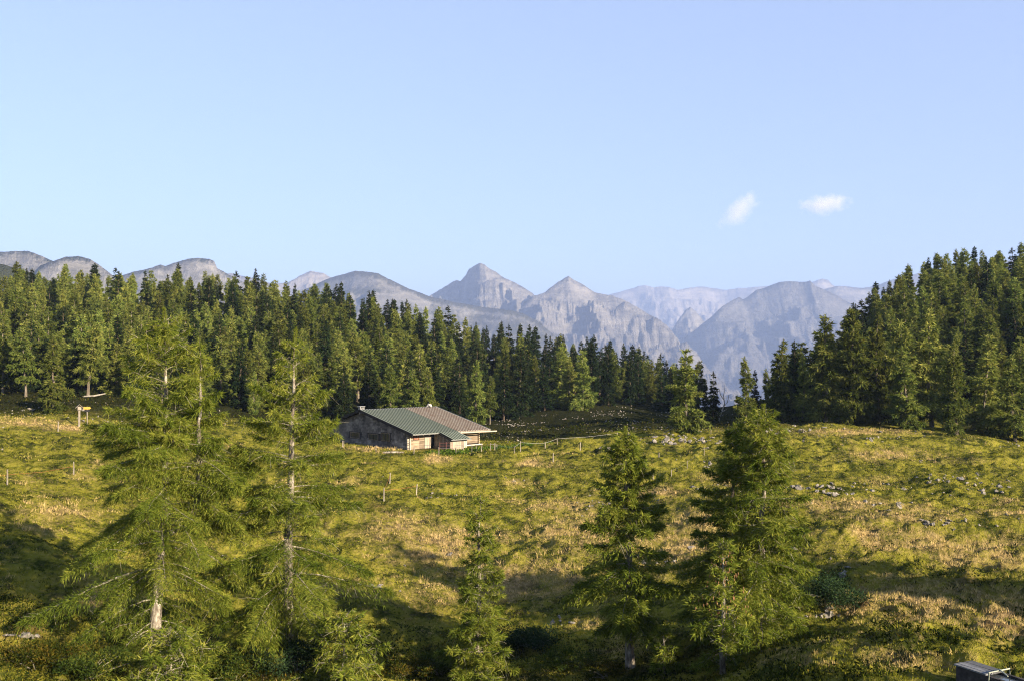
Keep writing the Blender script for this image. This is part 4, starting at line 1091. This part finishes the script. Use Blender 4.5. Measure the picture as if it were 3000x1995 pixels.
def rock_mesh(seed, flat=0.7):
    import bmesh
    bm = bmesh.new(); bmesh.ops.create_icosphere(bm, subdivisions=2, radius=1.0)
    rs = np.random.default_rng(seed)
    dirs = norm(rs.normal(size=(11, 3)))
    for v_ in bm.verts:
        p = np.array(v_.co)
        for d in dirs:
            m = p @ d
            if m > 0.5: p = p - d * (m - 0.5)
        p = p * (1 + 0.16 * rs.normal())
        v_.co = Vector((p[0] * 1.1, p[1], p[2] * flat))
    me = bpy.data.meshes.new('rock'); bm.to_mesh(me); bm.free(); me.materials.append(M['rock']); return me
ROCKS = [rock_mesh(600 + q, [0.6, 0.8, 1.0, 0.5, 0.75, 0.9][q]) for q in range(6)]
link('stone_slab', ROCKS[3], loc=hp(3.2, -5.6, 0.1), scale=(0.85, 0.5, 0.35), rot=(0, 0.1, 0.5), label='pale flat stone slab in the herbs before the hut porch', cat='stone')
link('stone_slab', ROCKS[0], loc=hp(4.6, -6.3, 0.05), scale=(0.6, 0.35, 0.3), rot=(0, 0.1, 1.1), label='smaller pale stone right of the flat slab before the porch', cat='stone')

# ------------------------------------------------------------------ fences
def add_post(px, yt, yb, parent, rmin=60, rmax=160, lean=0.0, r_=0.055, origin=None):
    P = hit(px, yb, rmin, rmax); H = max(0.5, (yb - yt) / F_PX * P[1])
    mb = MB(); s_ = random.uniform(0.85, 1.15)
    base = Vector(P) - (Vector(origin) if origin is not None else Vector((0, 0, 0)))
    top = base + Vector((lean * H + random.uniform(-.03, .03), random.uniform(-.03, .03), H))
    mb.tube([base - Vector((0, 0, 0.3)), base.lerp(top, 0.5), top], [r_ * s_, r_ * s_ * 0.95, r_ * s_ * 0.8], 7)
    mb.build('fence_post', M['post'], parent)
    return base, top
def fence(label, posts, tape=None, tmat='wire', rmin=60, rmax=160, close=True, hs=(0.85,), tr=0.012, pr=0.055):
    P0 = hit(posts[0][0], posts[0][2], rmin, rmax)
    f_ = link('fence', None, loc=P0, label=label, cat='fence')
    pts = [add_post(p[0], p[1], p[2], f_, rmin, rmax, p[3] if len(p) > 3 else 0.0, pr, origin=P0) for p in posts]
    for h_ in hs:
        for (a, b) in zip(pts[:-1], pts[1:]):
            p, q = a[0].lerp(a[1], h_), b[0].lerp(b[1], h_)
            m = p.lerp(q, 0.5) - Vector((0, 0, 0.012 * (p - q).length))
            MB().tube([p, m, q], tr, 4).build('tape' if tmat != 'wire' else 'wire', M[tmat], f_)
    return f_
C = lambda x, y0, y1, l=0.0: (900 + .2545 * x, 1150 + .2545 * y0, 1150 + .2545 * y1, l)
Dd = lambda x, y0, y1, l=0.0: (900 + .475 * x, 1250 + .475 * y0, 1250 + .475 * y1, l)
E = lambda x, y0, y1, l=0.0: (1600 + .507 * x, 1200 + .507 * y0, 1200 + .507 * y1, l)
G = lambda x, y0, y1, l=0.0: (1700 + .424 * x, 700 + .424 * y0, 700 + .424 * y1, l)
fence('wooden post fence before the shingled gable of the hut', [C(405, 555, 632), C(422, 560, 632), C(790, 605, 672), C(1225, 625, 695, 0.2)], rmin=100)
fence('wooden post fence along the herbs before the hut porch', [C(1515, 625, 715), C(1712, 630, 710), C(1803, 608, 697, -0.1), C(1893, 605, 682), C(1955, 600, 672, -0.2), C(2003, 590, 668, 0.1), C(2110, 578, 668), C(2157, 580, 662), C(2185, 597, 658)], rmin=100)
fence('fence with white electric rope climbing from the hut to the crest', [Dd(1130, 100, 140), Dd(1170, 105, 140), Dd(1277, 120, 162), Dd(1315, 98, 160), Dd(1467, 98, 136), Dd(1543, 80, 106, -0.15), Dd(1913, 35, 72), Dd(1980, 38, 80)], tmat='white_rope', rmin=100, tr=0.008)
fence('short fence with orange tape on the slope below the hut', [Dd(508, 293, 358, 0.1), Dd(472, 383, 463), Dd(672, 360, 425, 0.1)], tmat='orange', rmin=60, rmax=115, hs=(0.8,), tr=0.008, pr=0.06)
fence('fence with orange tape on the far left meadow', [(-170, 1400, 1445), (21.5, 1375, 1420), (216, 1354, 1392)], tmat='orange', rmin=55, rmax=110, hs=(0.65,), tr=0.008, pr=0.065)
fence('two leaning fence posts between the big larches', [(760, 1459, 1497, 0.15), (900, 1445, 1480, 0.1)], tmat='orange', rmin=60, rmax=115, hs=(0.8,), tr=0.01)
fence('line of thin fence posts over the rocky knoll right of centre', [E(618, 365, 412), E(724, 345, 387), E(815, 295, 342), E(913, 235, 280)], rmin=75, rmax=135, pr=0.045, tr=0.006)
fence('short posts along the crest under the lone larch', [G(817, 1312, 1342), G(902, 1315, 1342), G(1020, 1315, 1347)], rmin=110, pr=0.05, tr=0.006)
for (px, y0, y1, lab, rmn) in [(1620, 1328, 1353, 'single wooden post in the meadow right of the hut', 80), (170, 1235, 1262, 'single short post at the edge of the straw-coloured grass', 80),
                         (1699.6, 1295, 1318, 'thin single post below the white rope near the knoll', 90), (1930, 1334, 1345, 'stub of a post at the foot of the rocky knoll', 90)]:
    P = hit(px, y1, rmn, 150); H = max(0.6, (y1 - y0) / F_PX * P[1])
    MB().tube([(0, 0, -.3), (0.01, 0, H * .5), (0.03, 0, H)], [0.07, 0.065, 0.055], 7).build('fence_post', M['post'], None, loc=P, label=lab, cat='post')
# slanting rail on the crest, log at the forest edge
P = hit(1955, 1271, 110, 150); MB().tube([(-.5, 0, 0.1), (0.2, 0, 0.45), (0.85, 0, .85)], [0.05, 0.05, 0.04], 6).build('fallen_rail', M['deadwood'], None, loc=P, label='pale rail slanting up from the crest left of the lone larch', cat='rail')
P = hit(275, 1167, 125, 175); MB().tube([(-1.6, 0, 0.2), (0, 0, 0.28), (1.6, 0.2, 0.6)], [0.1, 0.13, 0.09], 7).build('fallen_log', M['deadwood'], None, loc=P, label='pale fallen log at the left forest edge', cat='log')
P = hit(1150, 1331, 100, 125); MB().tube([(-1.0, 0, 0.1), (0, 0, 0.14), (1.2, 0.3, 0.1)], [0.1, 0.11, 0.08], 7).build('fallen_log', M['bark'], None, loc=P, label='short grey log in the grass before the hut corner', cat='log')

# wayside shrine and yellow waymark
P = hit(232, 1251, 80, 150); H = 66 / F_PX * P[1]
s = link('wayside_shrine', None, loc=P, rot=(0, 0, 0.5), label='weathered wayside shrine with little pitched roof on a grey post', cat='shrine')
MB().box(-.11, .11, -.09, .09, -.3, H * .74).build('post', M['post'], s)
bx = MB().box(-.26, .26, -.16, .16, H * .74 + .003, H * .93).build('shrine_box', M['dark_wood'], s)
MB().box(-.2, .2, -.19, -.163, H * .76, H * .91).build('shrine_front', M['post'], bx)
for sg in (-1, 1):
    MB().quadbox([(0, -.3, H), (0, .3, H), (sg * .46, .3, H * .84), (sg * .46, -.3, H * .84), (0, -.3, H + .05), (0, .3, H + .05), (sg * .46, .3, H * .84 + .05), (sg * .46, -.3, H * .84 + .05)]).build('roof_board', M['post'], s)
P = hit(255, 1251, 80, 150); H = 55 / F_PX * P[1]
s = link('waymark_sign', None, loc=P, rot=(0, 0, 0.25), label='yellow arrow waymark on a thin post beside the shrine', cat='sign')
MB().tube([(0, 0, -.3), (0, 0, H)], 0.07, 8).build('post', M['post'], s)
mb = MB(); mb.v = [(-.42, -.10, H - .34), (.30, -.10, H - .34), (.48, -.10, H - .19), (.30, -.10, H - .04), (-.42, -.10, H - .04)]; mb.v += [(a, -.07, c) for a, b, c in mb.v]
mb.f = [(0, 1, 2, 3, 4), (9, 8, 7, 6, 5)] + [(q, (q + 1) % 5 + 0, (q + 1) % 5 + 5, q + 5) for q in range(5)]
mb.build('sign_board', M['yellow'], s)
mb = MB(); mb.v = [(-.30, -.10, H - .64), (.30, -.10, H - .64), (.30, -.10, H - .42), (-.30, -.10, H - .42)]; mb.v += [(a, -.07, c) for a, b, c in mb.v]
mb.f = [(0, 1, 2, 3), (7, 6, 5, 4)] + [(q, (q + 1) % 4, (q + 1) % 4 + 4, q + 4) for q in range(4)]
mb.build('sign_board', M['sign_black'], s)

# ------------------------------------------------------------------ the water trough
ax = Vector((0.87, -1.8, 0)).normalized()
tr = link('water_trough', None, loc=(TROUGH[0], TROUGH[1], TROUGH[2] - 0.62), rot=(0, 0, math.atan2(ax.y, ax.x)), label='long dark wooden cattle trough with plank lid and pale pipe frame', cat='trough')
# local x runs along the trough towards the viewer, local y to its right side
W2, LN, TH = 0.34, 5.2, 0.62
MB().box(0, LN, -W2, -W2 + .09, -0.2, TH - .03).build('side_board', M['trough_wood'], tr)
MB().box(0, LN, W2 - .09, W2, -0.2, TH - .03).build('side_board', M['trough_wood'], tr)
MB().box(0, .09, -W2 + .092, W2 - .092, -0.2, TH - .03).build('end_board', M['trough_wood'], tr)
MB().box(LN - .09, LN, -W2 + .092, W2 - .092, -0.2, TH - .03).build('end_board', M['trough_wood'], tr)
MB().box(.092, LN - .092, -W2 + .092, W2 - .092, -0.18, -0.05).build('floor_board', M['trough_wood'], tr)
MB().box(.095, LN - .095, -W2 + .094, W2 - .094, TH - .16, TH - .09).build('water', M['water'], tr)
for q in range(5):
    y0 = -W2 - .03 + q * (2 * W2 + .06) / 5
    MB().box(-.05, .98, y0, y0 + .136, TH - .027, TH + .012 + .006 * (q % 2)).build('lid_plank', M['lid_wood'], tr)
fr = MB(); fr.tube([(1.12, -W2 - .08, -.15), (1.12, -W2 - .08, TH + .10), (1.12, W2 + .05, TH + .10), (1.12, W2 + .05, TH - .12)], 0.022, 7)
fr.build('pipe_frame', M['pipe'], tr)
MB().tube([(1.45, -.1, TH + .05), (1.12, 0, TH + .13), (0.95, .02, TH + .05)], 0.018, 6).build('spout', M['pipe'], tr)

# ------------------------------------------------------------------ limestone rocks
rs = np.random.default_rng(77)
CL = [ # px, py, sx, sy, n, size(m), label, group
 (2440,1437,95,14,34,0.34,'rock cluster on the upper right slope'),
 (2760,1400,70,18,16,0.34,'rocks on the far right slope under the wood'),
 (2900,1440,60,30,20,0.30,'rocks near the right picture edge'),
 (2600,1480,45,10,9,0.34,'rocks at the lip of the middle terrace'),
 (2760,1535,80,12,16,0.28,'rocks under the middle terrace on the right'),
 (2480,1675,30,14,8,0.30,'rock pair above the juniper'),
 (2430,1805,40,22,11,0.30,'boulders beside the juniper'),
 (1940,1640,45,22,16,0.34,'rock outcrop behind the dark larch and the close pair'),
 (1760,1485,60,30,16,0.22,'stones left of the dark larch'),
 (2075,1365,16,14,7,0.34,'rocks left of the close pair on the upper slope'),
 (1795,1318,18,8,6,0.5,'boulders at the left foot of the knoll'),
 (2010,1290,90,13,54,0.42,'rocks on the crest knoll right of centre'),
 (2300,1262,80,9,26,0.45,'pale rocks along the crest before the right wood'),
 (2500,1285,200,16,26,0.26,'rocks strewn over the upper right meadow'),
 (1110,1720,18,10,8,0.30,'rocks in the grass below the tree shadow'),
 (1280,1450,60,14,8,0.20,'stones in the middle of the meadow'),
 (1660,1820,40,12,6,0.34,'rocks at the rim of the shaded dip'),
 (1510,1410,40,4,8,0.22,'flat stones in the straw-coloured patch'),
 (90,1205,90,9,20,0.24,'stones below the left forest edge'),
 (280,1225,60,12,10,0.28,'stones behind the wayside posts'),
 (1320,1630,14,5,2,0.25,'small stone left of the young slim larch'),
 (60,1870,50,10,5,0.34,'rocks in the bottom left shade'),
]
for (cx, cy, sx, sy, n, sz, where) in CL:
    for k_ in range(n):
        px, py = cx + rs.normal() * sx * 0.6, cy + rs.normal() * sy * 0.6
        if px > 3100: px = 2950
        P = hit(px, py, 25, 175); s_ = 0.62 * sz * rs.uniform(0.5, 1.5) * (1.5 if rs.random() < 0.1 else 1)
        link('rock', ROCKS[rs.integers(6)], loc=(P[0], P[1], P[2] - s_ * 0.05), rot=(rs.normal() * .3, rs.normal() * .3, rs.random() * 6.3),
             scale=(s_ * rs.uniform(.7, 1.4), s_ * rs.uniform(.6, 1.2), s_ * rs.uniform(.6, 1.2)), label='pale limestone rock among the ' + where, cat='rock', group=where)
# rubble too small or too plentiful to count
def rubble(name, pts, size, seed):
    rs = np.random.default_rng(seed)
    tpl = []
    for q in range(3):
        me = ROCKS[q]; v = np.array([tuple(x.co) for x in me.vertices])
    # light octahedral chips
    base = np.array([[1,0,0],[0,1,0],[-1,0,0],[0,-1,0],[0,0,1],[0,0,-1]], float)
    fc = np.array([[0,1,4],[1,2,4],[2,3,4],[3,0,4],[1,0,5],[2,1,5],[3,2,5],[0,3,5]])
    n = len(pts); s_ = size * rs.uniform(0.4, 1.6, n)
    V = base[None] * (1 + 0.35 * rs.normal(size=(n, 6, 1))) * s_[:, None, None] * rs.uniform(0.6, 1.3, (n, 1, 3))
    a = rs.random(n) * 6.28; c, s = np.cos(a)[:, None], np.sin(a)[:, None]
    V = np.stack([V[..., 0] * c - V[..., 1] * s, V[..., 0] * s + V[..., 1] * c, V[..., 2] * 0.7], -1) + pts[:, None]
    F = (fc[None] + (np.arange(n) * 6)[:, None, None]).reshape(-1, 3)
    link(name, np_mesh(name, V.reshape(-1, 3), F, [M['rock']]), label='loose limestone rubble', kind='stuff')
n = 9000
px = rs.uniform(1380, 2300, n); d = np.sqrt(rs.uniform(137**2, 240**2, n)); X = (px - 1500) / F_PX * d
k = fbm(X / 9, d / 9, 3, 8) + 0.15 * rs.normal(size=n) > 0.22
rub = np.stack([X[k], d[k], height(X[k], d[k])], 1); rubble('rubble', rub, 0.13, 1)
n = 5000
px = rs.uniform(1700, 3100, n); d = np.sqrt(rs.uniform(60**2, 140**2, n)); X = (px - 1500) / F_PX * d
k = fbm(X / 6, d / 5, 3, 18) + 0.1 * rs.normal(size=n) > 0.30
rubble('rubble', np.stack([X[k], d[k], height(X[k], d[k])], 1), 0.13, 2)
n = 2500
px = rs.uniform(-100, 1500, n); d = np.sqrt(rs.uniform(60**2, 150**2, n)); X = (px - 1500) / F_PX * d
k = (fbm(X / 6, d / 5, 3, 19) + 0.1 * rs.normal(size=n) > 0.42) | ((d > 122) & (rs.random(n) < 0.3) & (px < 700))
rubble('rubble', np.stack([X[k], d[k], height(X[k], d[k])], 1), 0.12, 3)

# ------------------------------------------------------------------ grass, herbs, undergrowth
def blades(P, hgt, wid, tint, nb, seed, spread=0.12, lean=0.35):
    rs = np.random.default_rng(seed); n = len(P)
    Pb = np.repeat(P, nb, 0) + rs.normal(size=(n * nb, 3)) * np.array([1, 1, 0]) * np.repeat(spread * hgt / 0.3, nb)[:, None]
    D = norm(rs.normal(size=(n * nb, 3)) * lean * np.array([1, 1, 0.2]) + [0, 0, 1.0])
    return shards(Pb, D, np.repeat(hgt, nb) * rs.uniform(0.6, 1.2, n * nb), np.repeat(wid, nb) * rs.uniform(0.7, 1.3, n * nb), rs, np.clip(np.repeat(tint, nb) + rs.normal(size=n * nb) * 0.10, 0, 1))
rs = np.random.default_rng(5)
N = 138000
th_ = rs.uniform(-0.52, 0.52, N); r_ = np.exp(rs.uniform(math.log(24), math.log(148), N)) 
X = r_ * np.sin(th_); Y = r_ * np.cos(th_); Z = height(X, Y)
st, so, fo = cover(X, Y, Z)
lx, ly = hut_local(X, Y)
keep = (fo < 0.5) & (rs.random(N) > so * 0.85) & ~((lx > -0.3) & (lx < 12) & (ly > -3.6) & (ly < 17))
keep &= ~((np.abs(X - 13.4) < 1.6) & (Y < 30) & (Y > 22))
hgt = (0.09 + 0.09 * rs.random(N) + st * 0.22 * rs.random(N)) * (0.8 + 0.5 * smooth(60, 130, r_))
wid = 0.012 + 0.00035 * r_
tint = 0.31 + 0.95 * fbm(X / 3.2, Y / 3.2, 4, 61) + 0.75 * st * (rs.random(N) < 0.85)
idx = np.where(keep)[0]
P = np.stack([X, Y, Z - 0.02], 1)[idx]
V1, F1, T1 = blades(P, hgt[idx], wid[idx], tint[idx], 5, 1)
link('grass', np_mesh('grass', V1, F1, [M['grass']], tint=T1), label='short pasture grass, green and straw coloured', kind='stuff')
# tall straw tussocks
N = 16000
th_ = rs.uniform(-0.52, 0.52, N); r_ = np.exp(rs.uniform(math.log(24), math.log(145), N)); X = r_ * np.sin(th_); Y = r_ * np.cos(th_); Z = height(X, Y)
st, so, fo = cover(X, Y, Z); lx, ly = hut_local(X, Y)
keep = (fo < 0.5) & (rs.random(N) < st * 1.1) & ~((lx > -0.3) & (lx < 12) & (ly > -3.6) & (ly < 17)) & ~((np.abs(X - 13.4) < 1.6) & (Y < 30) & (Y > 22))
idx = np.where(keep)[0]
V1, F1, T1 = blades(np.stack([X, Y, Z - .02], 1)[idx], (0.26 + 0.22 * rs.random(len(idx))) * (0.55 + 0.45 * smooth(35, 70, r_[idx])), 0.010 + 0.0003 * r_[idx], 0.8 + 0.2 * rs.random(len(idx)), 12, 2, 0.10, 0.4)
link('grass', np_mesh('grass', V1, F1, [M['grass']], tint=T1), label='tall dry straw-coloured grass tussocks', kind='stuff')
# dock and nettles before the hut
n = 5200; a_ = rs.uniform(-1.5, 20, n); b_ = rs.uniform(-9, -4.2, n)
X = HUT[0] + (a_) * ca - b_ * sa; Y = HUT[1] + a_ * sa + b_ * ca
n = len(X); P = np.stack([X, Y, height(X, Y)], 1); P[:, 2] += rs.random(n) * 0.28
k = fbm(X / 2.5, Y / 2.5, 2, 4) > -0.1
V1, F1, T1 = shards(P[k], norm(rs.normal(size=(k.sum(), 3)) + [0, 0, 0.6]), rs.uniform(.2, .42, k.sum()), rs.uniform(.1, .2, k.sum()), rs, rs.random(k.sum()))
link('herbs', np_mesh('herbs', V1, F1, [M['dock']], tint=T1), label='broad-leaved green dock and nettles before the hut', kind='stuff')
# dark bilberry and alpenrose clumps in the pasture
N = 26000
th_ = rs.uniform(-0.52, 0.52, N); r_ = np.exp(rs.uniform(math.log(30), math.log(146), N)); X = r_ * np.sin(th_); Y = r_ * np.cos(th_); Z = height(X, Y)
st, so, fo = cover(X, Y, Z); lx, ly = hut_local(X, Y); qx, qy = to_px(X, Y, Z)
dens = smooth(0.0, 0.45, fbm(X / 9, Y / 6, 3, 91) + 0.22 * smooth(1850, 2300, qx)) * (1 - st)
keep = (fo < 0.5) & (rs.random(N) < dens) & ~((lx > -0.8) & (lx < 13) & (ly > -4) & (ly < 17)) & ~((np.abs(X - 13.4) < 1.8) & (Y < 31) & (Y > 22)) & (fbm(X / 1.7, Y / 1.2, 2, 92) > 0.0)
idx = np.repeat(np.where(keep)[0], 9); n = len(idx)
P = np.stack([X, Y, Z], 1)[idx] + rs.normal(size=(n, 3)) * np.array([0.22, 0.22, 0.0]); P[:, 2] += rs.random(n) * 0.16
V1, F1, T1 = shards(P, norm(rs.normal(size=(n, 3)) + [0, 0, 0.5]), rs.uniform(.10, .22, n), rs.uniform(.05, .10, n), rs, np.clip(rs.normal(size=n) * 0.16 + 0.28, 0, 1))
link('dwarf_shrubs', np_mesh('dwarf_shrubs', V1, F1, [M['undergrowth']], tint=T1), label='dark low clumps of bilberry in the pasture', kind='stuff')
# undergrowth of the shaded dip
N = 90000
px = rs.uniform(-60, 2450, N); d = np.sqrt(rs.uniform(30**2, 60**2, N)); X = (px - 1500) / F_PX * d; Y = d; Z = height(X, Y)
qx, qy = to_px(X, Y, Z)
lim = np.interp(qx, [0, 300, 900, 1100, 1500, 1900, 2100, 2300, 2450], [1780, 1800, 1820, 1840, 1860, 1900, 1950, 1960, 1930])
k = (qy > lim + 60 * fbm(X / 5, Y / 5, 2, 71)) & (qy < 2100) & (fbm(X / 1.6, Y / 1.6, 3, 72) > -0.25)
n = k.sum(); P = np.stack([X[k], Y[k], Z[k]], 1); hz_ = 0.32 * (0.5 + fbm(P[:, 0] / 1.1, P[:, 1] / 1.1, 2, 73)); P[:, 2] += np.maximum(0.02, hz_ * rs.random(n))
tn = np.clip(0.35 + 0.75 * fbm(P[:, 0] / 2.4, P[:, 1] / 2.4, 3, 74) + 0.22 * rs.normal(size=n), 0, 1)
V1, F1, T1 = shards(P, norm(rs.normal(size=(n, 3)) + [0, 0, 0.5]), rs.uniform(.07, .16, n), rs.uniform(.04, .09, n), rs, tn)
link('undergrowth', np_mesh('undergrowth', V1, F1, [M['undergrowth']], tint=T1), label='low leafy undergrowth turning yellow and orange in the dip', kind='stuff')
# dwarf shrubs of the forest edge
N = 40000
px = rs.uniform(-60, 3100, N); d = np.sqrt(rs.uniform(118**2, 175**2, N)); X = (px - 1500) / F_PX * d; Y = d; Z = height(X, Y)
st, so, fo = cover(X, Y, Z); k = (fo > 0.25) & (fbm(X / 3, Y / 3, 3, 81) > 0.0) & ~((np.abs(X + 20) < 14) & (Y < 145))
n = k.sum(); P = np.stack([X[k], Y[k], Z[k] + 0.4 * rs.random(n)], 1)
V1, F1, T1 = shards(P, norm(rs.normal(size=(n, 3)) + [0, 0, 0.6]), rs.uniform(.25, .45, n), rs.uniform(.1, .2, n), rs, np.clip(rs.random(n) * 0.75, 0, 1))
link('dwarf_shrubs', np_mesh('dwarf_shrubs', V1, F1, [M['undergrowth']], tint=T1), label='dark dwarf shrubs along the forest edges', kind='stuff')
